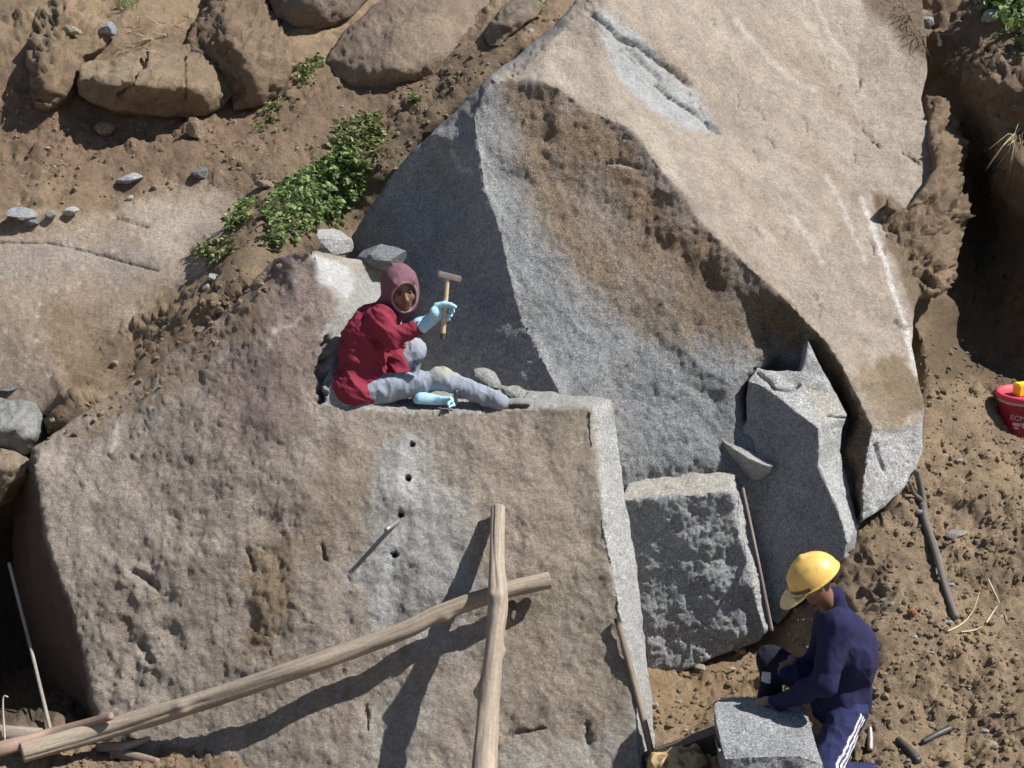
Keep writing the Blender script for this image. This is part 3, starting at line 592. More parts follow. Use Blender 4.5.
# ============================================================ boulders of the upper bank
def stone_color(a, b, red=0., seed=1):
    def f(X, Y, P, nn):
        t = np.clip(.5 + fbm(P, 2.2, 4, seed) * .9 + fbm(P, 12., 3, seed + 4) * .5, 0, 1)[:, None]
        return np.array(a) * (1 - t) + np.array(b) * t, np.full(len(P), .3)
    return f
b1 = relief('boulder', [(322, 82, 13.3), (326, 60, 13.35), (338, 40, 13.5), (350, 24, 13.6), (372, 8, 13.75), (410, -25, 14.), (470, -40, 14.1), (510, -20, 13.9), (503, 12, 13.6), (492, 30, 13.4), (480, 50, 13.2), (455, 74, 13.05), (430, 90, 12.95), (395, 96, 12.95), (350, 98, 13.05), (330, 94, 13.15)],
    [(345, 80, 12.85), (400, 75, 12.62), (440, 60, 12.75), (400, 30, 13.), (450, 10, 13.3), (360, 50, 13.)], step=3.2, smooth=22, thick=.9, seed=31, edge_jit=2,
    disp=[(2.5, .06, 4), (9., .02, 4), (28., .010, 3)], color=stone_color((.25, .185, .135), (.37, .29, .215), seed=3))
tag(b1, 'large rounded brown boulder on the upper bank, its shadow falling over green weeds', 'boulder')
b2 = relief('boulder', [(268, -40, 14.2), (270, 2, 14.), (276, 18, 13.85), (292, 27, 13.75), (315, 28, 13.75), (335, 24, 13.85), (350, 14, 13.95), (368, -2, 14.15), (372, -40, 14.5)], [(310, 8, 13.45), (320, -15, 13.6)],
    step=3.4, smooth=14, thick=.7, seed=33, edge_jit=2, disp=[(3., .06, 4), (12., .03, 3)], color=stone_color((.22, .17, .125), (.33, .26, .2), seed=5))
tag(b2, 'dark boulder cut by the top edge of the photo, above the big rounded brown boulder', 'boulder')
b3 = relief('boulder', [(80, 64, 13.1), (100, 60, 13.3), (130, 52, 13.5), (160, 44, 13.6), (195, 44, 13.5), (225, 62, 13.4), (236, 90, 13.1), (222, 108, 12.95), (205, 116, 12.85), (168, 116, 12.8), (135, 112, 12.8), (110, 109, 12.8), (92, 102, 12.85), (80, 95, 12.95), (76, 80, 13.)],
    [(100, 80, 12.62), (150, 82, 12.5), (200, 85, 12.6), (160, 60, 13.05)], step=3.2, smooth=14, thick=.8, seed=35, edge_jit=1.6,
    disp=[(3., .06, 4), (10., .03, 4), (28., .014, 3)], grooves=[([(148, 55), (135, 78), (118, 100)], 2.2, .05), ([(185, 55), (186, 100)], 1.4, .03)], color=stone_color((.23, .165, .105), (.36, .275, .185), seed=8))
tag(b3, 'blocky earth-stained boulder jutting over a dark hollow at upper left', 'boulder')
b4 = relief('earth_mound', [(32, 92, 13.05), (27, 55, 13.4), (36, 14, 14.), (58, -10, 14.2), (85, -12, 14.2), (105, 8, 14.1), (120, 30, 13.8), (104, 47, 13.5), (82, 57, 13.3), (76, 76, 13.1), (62, 100, 12.98), (48, 112, 12.92), (36, 108, 12.95)],
    [(70, 25, 13.5), (46, 80, 12.78), (90, 30, 13.6), (50, 50, 13.2)], step=3.4, smooth=12, thick=.7, seed=37, edge_jit=1, disp=[(3., .10, 4), (9., .06, 4, 'ridge'), (26., .03, 3, 'ridge')], color=lambda X, Y, P, nn: (earth_color(X, Y, P, nn), np.zeros(len(P))))
tag(b4, 'crumbling lump of packed earth at the top left corner', 'earth lump')
b5 = relief('earth_mound', [(186, 45, 13.6), (192, 25, 13.8), (205, 8, 14.), (215, -20, 14.3), (262, -25, 14.3), (270, 8, 14.), (282, 25, 13.7), (292, 45, 13.35), (290, 70, 13.1), (280, 96, 12.95), (255, 108, 12.9), (234, 110, 12.95), (232, 90, 13.1), (215, 72, 13.2), (195, 60, 13.35)],
    [(240, 40, 13.05), (260, 75, 12.85), (225, 20, 13.5)], step=3.2, smooth=10, thick=.8, seed=39, edge_jit=1, disp=[(3.5, .12, 4), (9., .05, 4, 'ridge'), (24., .03, 3)], color=lambda X, Y, P, nn: (earth_color(X, Y, P, nn, DIRT_D * .9, DIRT * 1.05), np.zeros(len(P))))
tag(b5, 'rough earth-covered rock mass right of the blocky boulder on the upper bank', 'rock')
b6 = relief('boulder', [(485, 36, 12.85), (488, 22, 12.95), (498, 8, 13.1), (515, -2, 13.2), (535, -2, 13.15), (545, 6, 13.05), (532, 20, 12.85), (515, 32, 12.75), (500, 44, 12.65), (488, 46, 12.68)], [(505, 22, 12.6), (520, 12, 12.75)],
    step=3., smooth=8, thick=.45, seed=41, edge_jit=2, disp=[(4., .05, 4), (14., .03, 3)], color=stone_color((.2, .16, .12), (.31, .25, .19), seed=9))
tag(b6, 'smaller dark boulder wedged between the rounded boulder and the crest of the huge split one', 'boulder')
# left: small grey boulder and its tan neighbour in the cleft
b7 = relief('boulder', [(-40, 392, 10.6), (5, 398, 10.5), (30, 402, 10.4), (37, 412, 10.3), (38, 432, 10.2), (30, 448, 10.2), (12, 462, 10.2), (-40, 466, 10.2)], [(10, 425, 10.05), (-10, 430, 10.05), (0, 405, 10.4)], step=2.8, smooth=5, thick=.5, seed=43, edge_jit=1.6,
    disp=[(4., .06, 4), (14., .03, 3)], color=stone_color((.22, .22, .2), (.42, .42, .40), seed=2))
tag(b7, 'grey broken boulder at the left edge, above the dark cleft', 'boulder')
b8 = relief('boulder', [(-40, 448, 10.15), (0, 446, 10.1), (15, 452, 10.05), (28, 462, 10.), (24, 474, 9.95), (10, 484, 9.95), (0, 502, 9.95), (-40, 525, 10.)], [(0, 468, 9.88), (15, 465, 9.92)], step=2.8, smooth=4, thick=.4, seed=45, edge_jit=1.6,
    disp=[(4., .05, 4), (14., .02, 3)], color=stone_color((.28, .22, .15), (.38, .30, .21), seed=6))
tag(b8, 'tan boulder at the left edge just below the grey broken one', 'boulder')
cleft_blocker = relief('boulder', [(-95, 505, 9.75), (-95, 560, 9.6), (-90, 640, 9.3), (-90, 800, 8.7), (-480, 820, 7.9), (-520, 600, 8.8), (-480, 420, 9.8), (-200, 400, 10.1), (-110, 440, 10.)], [(-150, 520, 9.2), (-200, 700, 8.5)], step=11, smooth=6, thick=1., seed=51, disp=[(2., .12, 4), (8., .05, 4)], color=stone_color((.24, .19, .14), (.34, .27, .2), seed=6))  # added out of view to keep sky fill out of the cleft
tag(cleft_blocker, 'unseen tan rock added beyond the left edge to shade the dark cleft', 'boulder')
# lumps of earth along the right side of the slab
b9 = relief('earth_mound', [(926, 96, 13.25), (944, 100, 13.2), (958, 122, 13.1), (965, 150, 12.88), (962, 175, 12.64), (960, 195, 12.38), (972, 205, 12.28), (965, 225, 12.22), (958, 250, 11.92), (955, 280, 11.62), (935, 300, 11.32), (918, 300, 11.32), (900, 280, 11.42), (885, 250, 11.62), (880, 220, 11.82), (888, 198, 11.83), (905, 210, 11.92), (922, 190, 11.98), (935, 170, 12.28), (930, 140, 12.68)],
    [(942, 150, 12.48), (945, 200, 12.03), (920, 240, 11.67), (905, 260, 11.52), (940, 260, 11.52)], step=2.8, smooth=5, thick=.45, seed=47, edge_jit=1.5, disp=[(4., .10, 4), (10., .07, 4, 'ridge'), (28., .035, 3, 'ridge')], color=lambda X, Y, P, nn: (earth_color(X, Y, P, nn, DIRT_D * .95, DIRT * 1.1, .2), np.zeros(len(P))))
tag(b9, 'crumbly earth clinging along the right edge of the pale slab', 'earth lump')
b10 = relief('earth_mound', [(962, 70, 13.35), (975, 45, 13.45), (1000, 30, 13.55), (1050, 20, 13.45), (1100, 60, 12.65), (1100, 200, 12.15), (1040, 205, 12.45), (1015, 200, 12.65), (1000, 175, 12.85), (985, 150, 13.05), (975, 110, 13.25), (964, 95, 13.30)],
    [(990, 80, 12.85), (1005, 60, 13.05), (1010, 120, 12.65), (1015, 160, 12.50), (1050, 100, 12.35)], step=3.2, smooth=7, thick=1., seed=49, edge_jit=1., back=(.2, .9, -.3), disp=[(3., .13, 4), (8., .06, 4, 'ridge'), (24., .03, 3)], color=lambda X, Y, P, nn: (earth_color(X, Y, P, nn, DIRT_D * .8, DIRT * .95, .2), np.zeros(len(P))))
tag(b10, 'overhanging lump of brown earth under the weeds at upper right', 'earth lump')
# ============================================================ light
LD = Vector((.61, -.08, .79)).normalized()
sun_d = bpy.data.lights.new('sun', 'SUN'); sun = bpy.data.objects.new('sun', sun_d); COL.objects.link(sun)
sun_d.energy = 5.; sun_d.angle = math.radians(.53); sun_d.color = (1, .972, .925)
sun.rotation_euler = LD.to_track_quat('Z', 'Y').to_euler(); sun.location = (6, 0, 12)
w = bpy.data.worlds.new('World'); SC.world = w; w.use_nodes = True; nt = w.node_tree
bg = nt.nodes['Background']; sk = nt.nodes.new('ShaderNodeTexSky'); sk.sky_type = 'NISHITA'; sk.sun_disc = False
sk.sun_elevation = math.asin(LD.z); sk.sun_rotation = math.atan2(LD.x, LD.y); sk.altitude = 800
nt.links.new(sk.outputs[0], bg.inputs[0]); bg.inputs[1].default_value = .068
SC.view_settings.view_transform = 'Standard'; SC.view_settings.look = 'None'; SC.view_settings.exposure = .52; SC.view_settings.gamma = 1
SC.view_settings.use_curve_mapping = False
# ============================================================ figures: smooth distance fields turned into one skin each
class Fld:
    def __init__(s, lo, hi, h):
        s.lo = np.array(lo, float); s.h = h; s.n = (np.ceil((np.array(hi) - s.lo) / h)).astype(int) + 1
        s.D = np.full(s.n, .5, np.float32)
    def _box(s, lo, hi):
        i0 = np.clip(np.floor((lo - s.lo) / s.h).astype(int), 0, s.n - 1); i1 = np.clip(np.ceil((hi - s.lo) / s.h).astype(int) + 1, 1, s.n)
        if np.any(i1 <= i0): return None, None
        g = np.stack(np.meshgrid(*[s.lo[k] + np.arange(i0[k], i1[k]) * s.h for k in range(3)], indexing='ij'), -1).astype(np.float32)
        return tuple(slice(a, b) for a, b in zip(i0, i1)), g
    def _mix(s, sl, d, k, op):
        A = s.D[sl]
        if op == 'u':
            if k > 0:
                t = np.clip(.5 + .5 * (A - d) / k, 0, 1); s.D[sl] = A * (1 - t) + d * t - k * t * (1 - t)
            else: s.D[sl] = np.minimum(A, d)
        else:
            t = np.clip(.5 - .5 * (A + d) / k, 0, 1) if k > 0 else (A < -d).astype(float)
            s.D[sl] = A * (1 - t) - d * t + k * t * (1 - t)
    def cap(s, a, b, ra, rb=None, k=.02, op='u', flat=None):
        a = np.array(a, float); b = np.array(b, float); rb = ra if rb is None else rb
        m = max(ra, rb) * (1 if flat is None else max(1, flat[1])) + k + 3 * s.h
        sl, g = s._box(np.minimum(a, b) - m, np.maximum(a, b) + m)
        if sl is None: return
        ab = b - a; L = ab @ ab + 1e-9; t = np.clip(((g - a) @ ab) / L, 0, 1)
        v = g - a - t[..., None] * ab
        if flat is not None:
            nrm = np.array(flat[0], float); c = v @ nrm; v = v + (c * (1 / flat[1] - 1))[..., None] * nrm
        s._mix(sl, (np.linalg.norm(v, axis=-1) - (ra + (rb - ra) * t)).astype(np.float32), k, op)
    def ell(s, c, r, R=None, k=.02, op='u'):
        c = np.array(c, float); r = np.array(r, float); m = r.max() + k + 3 * s.h
        sl, g = s._box(c - m, c + m)
        if sl is None: return
        v = g - c
        if R is not None: v = v @ np.array(R, float)          # columns are the axes
        k0 = np.linalg.norm(v / r, axis=-1); k1 = np.linalg.norm(v / (r * r), axis=-1) + 1e-6
        s._mix(sl, (k0 * (k0 - 1) / k1).astype(np.float32), k, op)
    def half(s, p, n, k=.004):                  # keep the side the normal points away from
        g = np.stack(np.meshgrid(*[s.lo[j] + np.arange(s.n[j]) * s.h for j in range(3)], indexing='ij'), -1).astype(np.float32)
        d = (g - np.array(p)) @ np.array(n, float); A = s.D
        t = np.clip(.5 - .5 * (A - d) / k, 0, 1); s.D = (A * t * 1. + 0) if False else np.maximum(A, d).astype(np.float32)
    def mesh(s, disp=None):
        D = s.D
        if disp is not None:
            near = np.abs(D) < 4 * s.h + .02; idx = np.argwhere(near); P = s.lo + idx * s.h
            D = D.copy(); D[near] -= disp(P)
        nx, ny, nz = D.shape; ins = D < 0
        corner = [(i, j, k) for i in (0, 1) for j in (0, 1) for k in (0, 1)]
        c = np.stack([ins[i:nx - 1 + i, j:ny - 1 + j, k:nz - 1 + k] for i, j, k in corner], 0); cnt = c.sum(0)
        act = (cnt > 0) & (cnt < 8); cells_ = np.argwhere(act); m = len(cells_)
        vid = np.full(act.shape, -1, int); vid[act] = np.arange(m)
        vals = np.stack([D[cells_[:, 0] + i, cells_[:, 1] + j, cells_[:, 2] + k] for i, j, k in corner], 1)
        acc = np.zeros((m, 3)); w = np.zeros(m)
        for a in range(8):
            for b in range(a + 1, 8):
                df = [corner[b][q] - corner[a][q] for q in range(3)]
                if sum(abs(x) for x in df) != 1: continue
                va, vb = vals[:, a], vals[:, b]; x = (va < 0) != (vb < 0); t = np.where(x, va / np.where(x, va - vb, 1), 0)
                p = np.array(corner[a]) + t[:, None] * np.array(df); acc[x] += p[x]; w[x] += 1
        V = s.lo + (cells_ + acc / w[:, None]) * s.h; Q = []
        for ax in range(3):
            o1, o2 = [(1, 2), (2, 0), (0, 1)][ax]
            A = np.take(ins, range(0, ins.shape[ax] - 1), ax); B = np.take(ins, range(1, ins.shape[ax]), ax)
            for I, fl in ((np.argwhere(A & ~B), False), (np.argwhere(~A & B), True)):
                I = I[(I[:, o1] > 0) & (I[:, o2] > 0) & (I[:, o1] < ins.shape[o1] - 1) & (I[:, o2] < ins.shape[o2] - 1)]
                e1 = np.zeros(3, int); e1[o1] = 1; e2 = np.zeros(3, int); e2[o2] = 1
                g = lambda J: vid[J[:, 0], J[:, 1], J[:, 2]]
                q = np.stack([g(I - e1 - e2), g(I - e2), g(I), g(I - e1)], 1)
                Q.append(q[:, ::-1] if fl else q)
        Q = np.concatenate(Q); Q = Q[(Q >= 0).all(1)]
        return V, Q
def keep_big(V, Q):                         # drop loose crumbs
    n = len(V); lab = np.arange(n); E = np.concatenate([Q[:, [0, 1]], Q[:, [1, 2]], Q[:, [2, 3]]])
    while True:
        m = np.minimum(lab[E[:, 0]], lab[E[:, 1]]); l2 = lab.copy(); np.minimum.at(l2, E[:, 0], m); np.minimum.at(l2, E[:, 1], m); l2 = l2[l2]
        if (l2 == lab).all(): break
        lab = l2
    u, c = np.unique(lab[Q[:, 0]], return_counts=True); b = u[np.argmax(c)]
    Q = Q[lab[Q[:, 0]] == b]; used = np.unique(Q); mp = np.full(n, -1); mp[used] = np.arange(len(used)); return V[used], mp[Q]
def mkf(name, fld, mat, parent=None, disp=None, cols=None):
    V, Q = keep_big(*fld.mesh(disp)); c = cols(V) if cols is not None else None
    return mk(name, V, Q, mat, parent=parent, cols=c, origin=None)
def fr_(f, u):
    f = Vector(f).normalized(); r = f.cross(Vector(u)).normalized(); u2 = r.cross(f)
    return np.array([tuple(r), tuple(f), tuple(u2)]).T      # columns: right, forward, up
def vcolmat(name, rough=.6, spec=.3, bump=.2, bscale=80., weave=.12):
    m, nt, b = newmat(name); L = nt.links.new
    ca = N(nt, 'ShaderNodeVertexColor', layer_name='Col'); tc = N(nt, 'ShaderNodeTexCoord')
    n = N(nt, 'ShaderNodeTexNoise', i_Scale=bscale, i_Detail=5., i_Roughness=.7); L(tc.outputs['Object'], n.inputs['Vector'])
    r = ramp(nt, [(.3, (1 - weave,) * 3), (.7, (1 + weave,) * 3)], n.outputs['Fac'])
    x = N(nt, 'ShaderNodeMix', data_type='RGBA', blend_type='MULTIPLY'); x.inputs[0].default_value = 1
    L(ca.outputs['Color'], x.inputs[6]); L(r.outputs[0], x.inputs[7]); L(x.outputs[2], b.inputs['Base Color'])
    b.inputs['Roughness'].default_value = rough; b.inputs['Specular IOR Level'].default_value = spec
    bp = N(nt, 'ShaderNodeBump', i_Strength=bump, i_Distance=.005); L(n.outputs['Fac'], bp.inputs['Height']); L(bp.outputs[0], b.inputs['Normal'])
    return m
SKIN = vcolmat('skin', .5, .4, .1, 60., .08); CLOTH = vcolmat('woven_cloth', .92, .15, .25, 140., .14); RUBBER = vcolmat('rubber_glove', .78, .25, .3, 60., .16)
def A(v): return np.array(tuple(v), float)
def head_geo(F_, c, R, s=1.):
    """skull, jaw, nose, lips, ears; R columns right, forward, up; c = head centre"""
    P = lambda x, y, z: c + R @ (np.array((x, y, z)) * s)
    F_.ell(P(0, -.012, .025), np.array((.076, .094, .09)) * s, R, .02)
    F_.ell(P(0, .020, -.035), np.array((.060, .066, .072)) * s, R, .03)
    F_.ell(P(0, .052, -.085), np.array((.030, .028, .024)) * s, R, .025)      # chin
    for k in (-1, 1):
        F_.ell(P(k * .038, .055, -.022), np.array((.024, .022, .024)) * s, R, .02)   # cheek bones
        F_.ell(P(k * .031, .092, .012), np.array((.019, .014, .012)) * s, R, .010, 's')   # eye sockets
        F_.cap(P(k * .018, .082, .031), P(k * .045, .068, .031), .008 * s, .006 * s, .010)   # brows
        F_.ell(P(k * .078, -.005, -.005), np.array((.010, .020, .032)) * s, R, .006)  # ears
    F_.cap(P(0, .082, .012), P(0, .104, -.020), .008 * s, .013 * s, .010)
    for k in (-1, 1): F_.ell(P(k * .011, .094, -.024), np.array((.009, .010, .007)) * s, R, .006)
    F_.cap(P(-.020, .078, -.049), P(.020, .078, -.049), .007 * s, .007 * s, .006)
    F_.cap(P(-.016, .077, -.060), P(.016, .077, -.060), .008 * s, .008 * s, .005)
    F_.cap(P(-.020, .089, -.0545), P(.020, .089, -.0545), .0028 * s, .0028 * s, .003, 's')
def hand_geo(F_, wrist, palm, fdir, ndir, curl, s=1., thumb=1, spread=.1, r=.0088, grip=None):
    """wrist point, palm centre, finger direction, palm normal (towards what it holds); fingers of unequal length curl about the knuckles"""
    fdir = A(Vector(fdir).normalized()); nd = A(Vector(ndir).normalized()); nd = nd - fdir * (nd @ fdir); nd /= np.linalg.norm(nd)
    side = np.cross(fdir, nd) * thumb
    F_.cap(wrist, palm - fdir * .03 * s, .026 * s, .030 * s, .015, flat=(nd, .72))
    F_.cap(palm - fdir * .02 * s + side * .018 * s, palm + fdir * .030 * s + side * .020 * s, .020 * s, .018 * s, .01, flat=(nd, .75))
    F_.cap(palm - fdir * .02 * s - side * .018 * s, palm + fdir * .022 * s - side * .022 * s, .020 * s, .016 * s, .01, flat=(nd, .75))
    for i, (L, o) in enumerate(((.072, .032), (.080, .011), (.074, -.011), (.058, -.031))):
        p = palm + fdir * (.042 - .004 * abs(i - 1)) * s + side * o * s; d = fdir + side * spread * (1.5 - i) * .6; d /= np.linalg.norm(d); rr = r * s
        F_.cap(palm + side * o * .8 * s, p, rr * 1.25, rr * 1.15, .006)
        for j, f in enumerate((.45, .32, .26)):
            a = curl[j] + .06 * i; ax = np.cross(d, nd); ax /= np.linalg.norm(ax)
            d = A(Quaternion(Vector(ax), a) @ Vector(d)); nd2 = nd
            q = p + d * L * f * s * 1.08; F_.cap(p, q, rr * (1.08 - .1 * j), rr * (1. - .1 * j), .0025); p = q
    p = palm - fdir * .022 * s + side * .030 * s; d = (side * .35 + fdir * .45 + nd * .9) if grip else (side * .75 + fdir * .55 + nd * .45); d /= np.linalg.norm(d)
    for j, L in enumerate((.040, .032, .026)):
        q = p + d * L * s; F_.cap(p, q, r * s * (1.45 - .2 * j), r * s * (1.25 - .2 * j), .004); p = q
        d = d + nd * .35 - side * .35 + fdir * .1; d /= np.linalg.norm(d)
def torso(F_, J, g=0., k=.05, skinny=1.):
    lat = J['shL'] - J['shR']; lat = lat / np.linalg.norm(lat); ch = (J['shL'] + J['shR']) / 2; pe = J['pel']; up = ch - pe; L = np.linalg.norm(up); up = up / L
    fw = np.cross(lat, up); fw /= np.linalg.norm(fw); R = np.array([lat, fw, np.cross(lat, fw)]).T; bend = J.get('bend', 0.) * -fw
    F_.ell(pe, (.155 * skinny + g, .115 + g, .12 + g), R, k)
    F_.cap(pe + up * .04, pe + up * L * .5 + bend, .105 * skinny + g, .110 + g, k, flat=(lat, 1.25))
    F_.ell(pe + up * L * .66 + bend * .9, (.165 * skinny + g, .115 + g, .17 + g), R, k)
    F_.cap(J['shL'] - lat * .03 - up * .02, J['shR'] + lat * .03 - up * .02, .058 + g, .058 + g, .05)
    return lat, up, fw
def limb(F_, a, b, c, r, g=0., k=.02, bulge=0.):
    F_.cap(a, b, r[0] + g, r[1] + g, k); F_.cap(b, c, r[1] + g, r[2] + g, k)
    if bulge: F_.ell(b + (c - b) * .28, (r[1] * 1.02 + g,) * 3, None, .03)
def folds(P, sc=9., amp=.006, seed=3, ax=(1., 1., .5)):
    a = fbm(P * np.array(ax), sc, 3, seed, mode='ridge'); return a * amp
def flat_col(c, v=.12, sc=4., seed=1):
    return lambda V: np.array(c)[None] * (1 + v * fbm(V, sc, 3, seed))[:, None]
# ---------------------------------------------------------------- the seated stonecutter
def seated():
    P = lambda x, y, Y: A(at(x, y, Y))
    J = dict(pel=P(360, 388, 9.82), shR=P(381, 317, 9.78), shL=P(387, 314, 10.10), bend=.06)
    neck = P(392, 310, 9.96); hc = P(401, 290, 9.90)
    lat = J['shL'] - J['shR']; lat /= np.linalg.norm(lat)
    hipR = P(366, 392, 9.74); hipL = P(372, 386, 9.98)
    kR, aR = P(441, 379, 9.78), P(500, 402, 9.68); kL, aL = P(413, 350, 10.06), P(402, 385, 10.10)
    eR, wR = P(391, 339, 9.72), P(424, 324, 9.74); eL, wL = P(402, 384, 9.86), P(424, 400, 9.70)
    R = fr_((.34, -.93, -.16), (-.10, -.1, 1))
    lo = (-1.35, 9.35, 1.4); hi = (.45, 10.6, 3.)
    F_ = Fld(lo, hi, .0075)
    torso(F_, J, 0, .05, .9); F_.cap(neck - np.array((.0, 0, .04)), hc - R[:, 2] * .06, .055, .052, .03)
    limb(F_, J['shR'], eR, wR, (.05, .041, .03)); limb(F_, J['shL'], eL, wL, (.05, .041, .03))
    limb(F_, hipR, kR, aR, (.078, .048, .032)); limb(F_, hipL, kL, aL, (.078, .048, .036))
    F_.cap(aR, P(524, 404, 9.70), .024, .018, .02); F_.cap(aL, P(428, 392, 10.06), .035, .03, .02)
    base = P(362, 404, 9.72)
    body_only = mkf('person', F_, SKIN, cols=lambda V: np.tile((.16, .085, .052), (len(V), 1)))
    # a finer head for the same body: rebuilt together as one skin
    Fh = Fld(hc - .17, hc + .17, .0042)
    head_geo(Fh, hc, R, 1.08); Fh.cap(neck - np.array((.0, 0, .04)), hc - R[:, 2] * .06, .053, .050, .03)
    V, Q = keep_big(*Fh.mesh())
    cut = V[:, 2] > (hc[2] - .125)
    me = body_only.data; bl = np.array(body_only.location)
    Vb = np.array([tuple(v.co) for v in me.vertices]) + bl; Qb = [tuple(p.vertices) for p in me.polygons]
    L = (V - hc) @ R
    skin = np.tile((.20, .105, .065), (len(V), 1))
    lip = (np.abs(L[:, 0]) < .024) & (L[:, 1] > .066) & (np.abs(L[:, 2] + .0535) < .013); skin[lip] = (.17, .060, .045)
    brow = (np.abs(np.abs(L[:, 0]) - .031) < .017) & (L[:, 1] > .05) & (np.abs(L[:, 2] - .031) < .006); skin[brow] = (.02, .014, .01)
    Va = np.concatenate([Vb, V]); Qa = Qb + [tuple(int(i) + len(Vb) for i in q) for q in Q]
    cols = np.concatenate([np.tile((.20, .105, .065), (len(Vb), 1)), skin])
    bpy.data.objects.remove(body_only)
    body = mk('person', Va, Qa, SKIN, origin=Vector(base), cols=cols)
    tag(body, 'stonecutter in purple hood and maroon jacket sitting on the rock ledge, raising a hammer', 'person')
    for k in (-1, 1):
        E = Fld(hc - .14, hc + .14, .003) if False else None
        bm = bmesh.new(); bmesh.ops.create_uvsphere(bm, u_segments=16, v_segments=10, radius=.0125)
        ctr = hc + R @ np.array((k * .031, .071, .011)) * 1.08; VV = np.array([tuple(v.co) for v in bm.verts]); FF = [[v.index for v in f.verts] for f in bm.faces]; bm.free()
        d = VV @ (R @ np.array((0, 1, 0))); cc = np.where((d > .0098)[:, None], (.01, .008, .006), (.10, .085, .075))
        mk('eye', VV + ctr, FF, SKIN, parent=body, cols=cc)
    # jacket
    g = .020; F_ = Fld(lo, hi, .0065)
    la, up, fw = torso(F_, J, .03, .05, .98)
    F_.cap(J['pel'] + A((-.01, -.01, -.0)), J['pel'] + A((.02, 0, -.035)), .158, .150, .04, flat=(la, 1.15))
    limb(F_, J['shR'], eR, wR + (eR - wR) * .22, (.066, .062, .048), 0, .03); limb(F_, J['shL'], eL, eL + (wL - eL) * .25, (.066, .056, .042), 0, .03)
    F_.cap(neck - up * .02, neck + up * .02, .075, .07, .03)
    F_.half((0, 0, 1.675), (0, 0, -1))
    red = np.array((.205, .028, .048))
    def rc(V): return red[None] * (1 + .18 * fbm(V, 6., 3, 2))[:, None]
    mkf('jacket', F_, CLOTH, body, disp=lambda P_: folds(P_ @ np.array([[.8, 0, .6], [0, 1, 0], [-.6, 0, .8]]), 6., .019, 4, (.55, 1., 1.7)) - .006, cols=rc)
    # hood
    F_ = Fld(hc - .24, hc + .2, .0055)
    F_.ell(hc + R @ np.array((0, -.022, .028)), (.112, .134, .130), R, .02); F_.ell(hc + R @ np.array((0, -.01, -.05)), (.102, .112, .11), R, .04)
    F_.cap(hc + R @ np.array((0, -.07, -.06)), neck + A((-.045, .02, -.01)), .072, .075, .05); F_.cap(hc + R @ np.array((0, 0, -.10)), neck + A((.0, -.0, -.02)), .068, .075, .04)
    F_.cap(hc + R @ np.array((.02, -.03, .150)), hc + R @ np.array((.03, -.035, .163)), .010, .008, .012)
    F_.cap(hc + R @ np.array((-.05, .085, .085)), hc + R @ np.array((.05, .085, .085)), .022, .022, .03)
    F_.ell(hc + R @ np.array((0, .105, -.012)), (.074, .098, .096), R, .008, 's')
    F_.ell(hc + R @ np.array((0, .0, -.005)), (.086, .104, .108), R, .006, 's')
    def hcl(V):
        L = (V - hc) @ R; t = sstep(-.16, .02, L[:, 2])[:, None]; c = np.array((.16, .04, .085)) * (1 - t) + np.array((.17, .085, .105)) * t
        rim = (1 - sstep(.004, .016, np.abs(np.linalg.norm((L - np.array((0, .105, -.012))) / np.array((.074, .098, .096)), axis=1) - 1) * .07)) * (L[:, 1] > .0)
        return mixc(c, np.array((.40, .30, .30)), rim * .8)
    mkf('hood', F_, CLOTH, body, disp=lambda P_: folds(P_, 14., .003, 8), cols=hcl)
    # trousers
    g = .018; F_ = Fld((lo[0], lo[1], 1.55), (.45, 10.5, 2.35), .0065)
    F_.ell(J['pel'] + A((.07, 0, -.01)), (.13, .14, .105), None, .04)
    limb(F_, hipR, kR, aR, (.092, .064, .052), 0, .03); limb(F_, hipL, kL, aL, (.092, .072, .058), 0, .03)
    def tc(V):
        c = np.tile((.25, .275, .325), (len(V), 1)) * (1 + .2 * fbm(V, 9., 3, 2))[:, None]
        d = np.linalg.norm(V - (kR + A((.03, -.0, .06))), axis=1); c = mixc(c, np.array((.32, .305, .23)), (1 - sstep(.03, .11, d + .05 * fbm(V, 14., 3, 7))) * .9)
        d = np.linalg.norm(V - (kL + A((.0, -.08, -.09))), axis=1) + fbm(V, 18., 2, 3) * .03; c = mixc(c, np.array((.06, .09, .16)), (1 - sstep(.03, .05, d)) * .8)
        return mixc(c, np.array((.36, .37, .385)), .45 * sstep(.1, .6, fbm(V, 3., 3, 9)))
    mkf('trousers', F_, CLOTH, body, disp=lambda P_: folds(P_, 9., .013, 14, (1.2, 1., .6)) - .002, cols=tc)
    # shoes
    for a, toe, col in ((aR, P(533, 404, 9.70), (.10, .095, .09)), (aL, P(430, 393, 10.06), (.05, .05, .05))):
        F_ = Fld(np.minimum(a, toe) - .09, np.maximum(a, toe) + .09, .0045)
        d = (toe - a) / np.linalg.norm(toe - a)
        F_.cap(a - A((0, 0, .005)), a + A((0, 0, .01)), .030, .030, .01); F_.cap(a - A((0, 0, .015)) + d * .005, toe - d * .04 - A((0, 0, .0)), .036, .034, .02); F_.cap(toe - d * .08, toe - d * .03, .040, .032, .02, flat=((0, 0, 1), .75))
        F_.half((0, 0, 1.672), (0, 0, -1))
        s_ = mkf('shoe', F_, CLOTH, body, cols=lambda V, a=a, d=d, col=col: np.where((((V - a) @ d) > .04)[:, None], np.array(col) * 2.2, np.array(col) * .5))
    # gloves
    hnd = P(442, 313, 9.74); h0, h1 = P(447.5, 279, 9.74), P(442.5, 339, 9.68)
    blue = (.34, .56, .68)
    F_ = Fld(np.minimum(eR, hnd) - .12, np.maximum(wR, hnd) + .13, .0042)
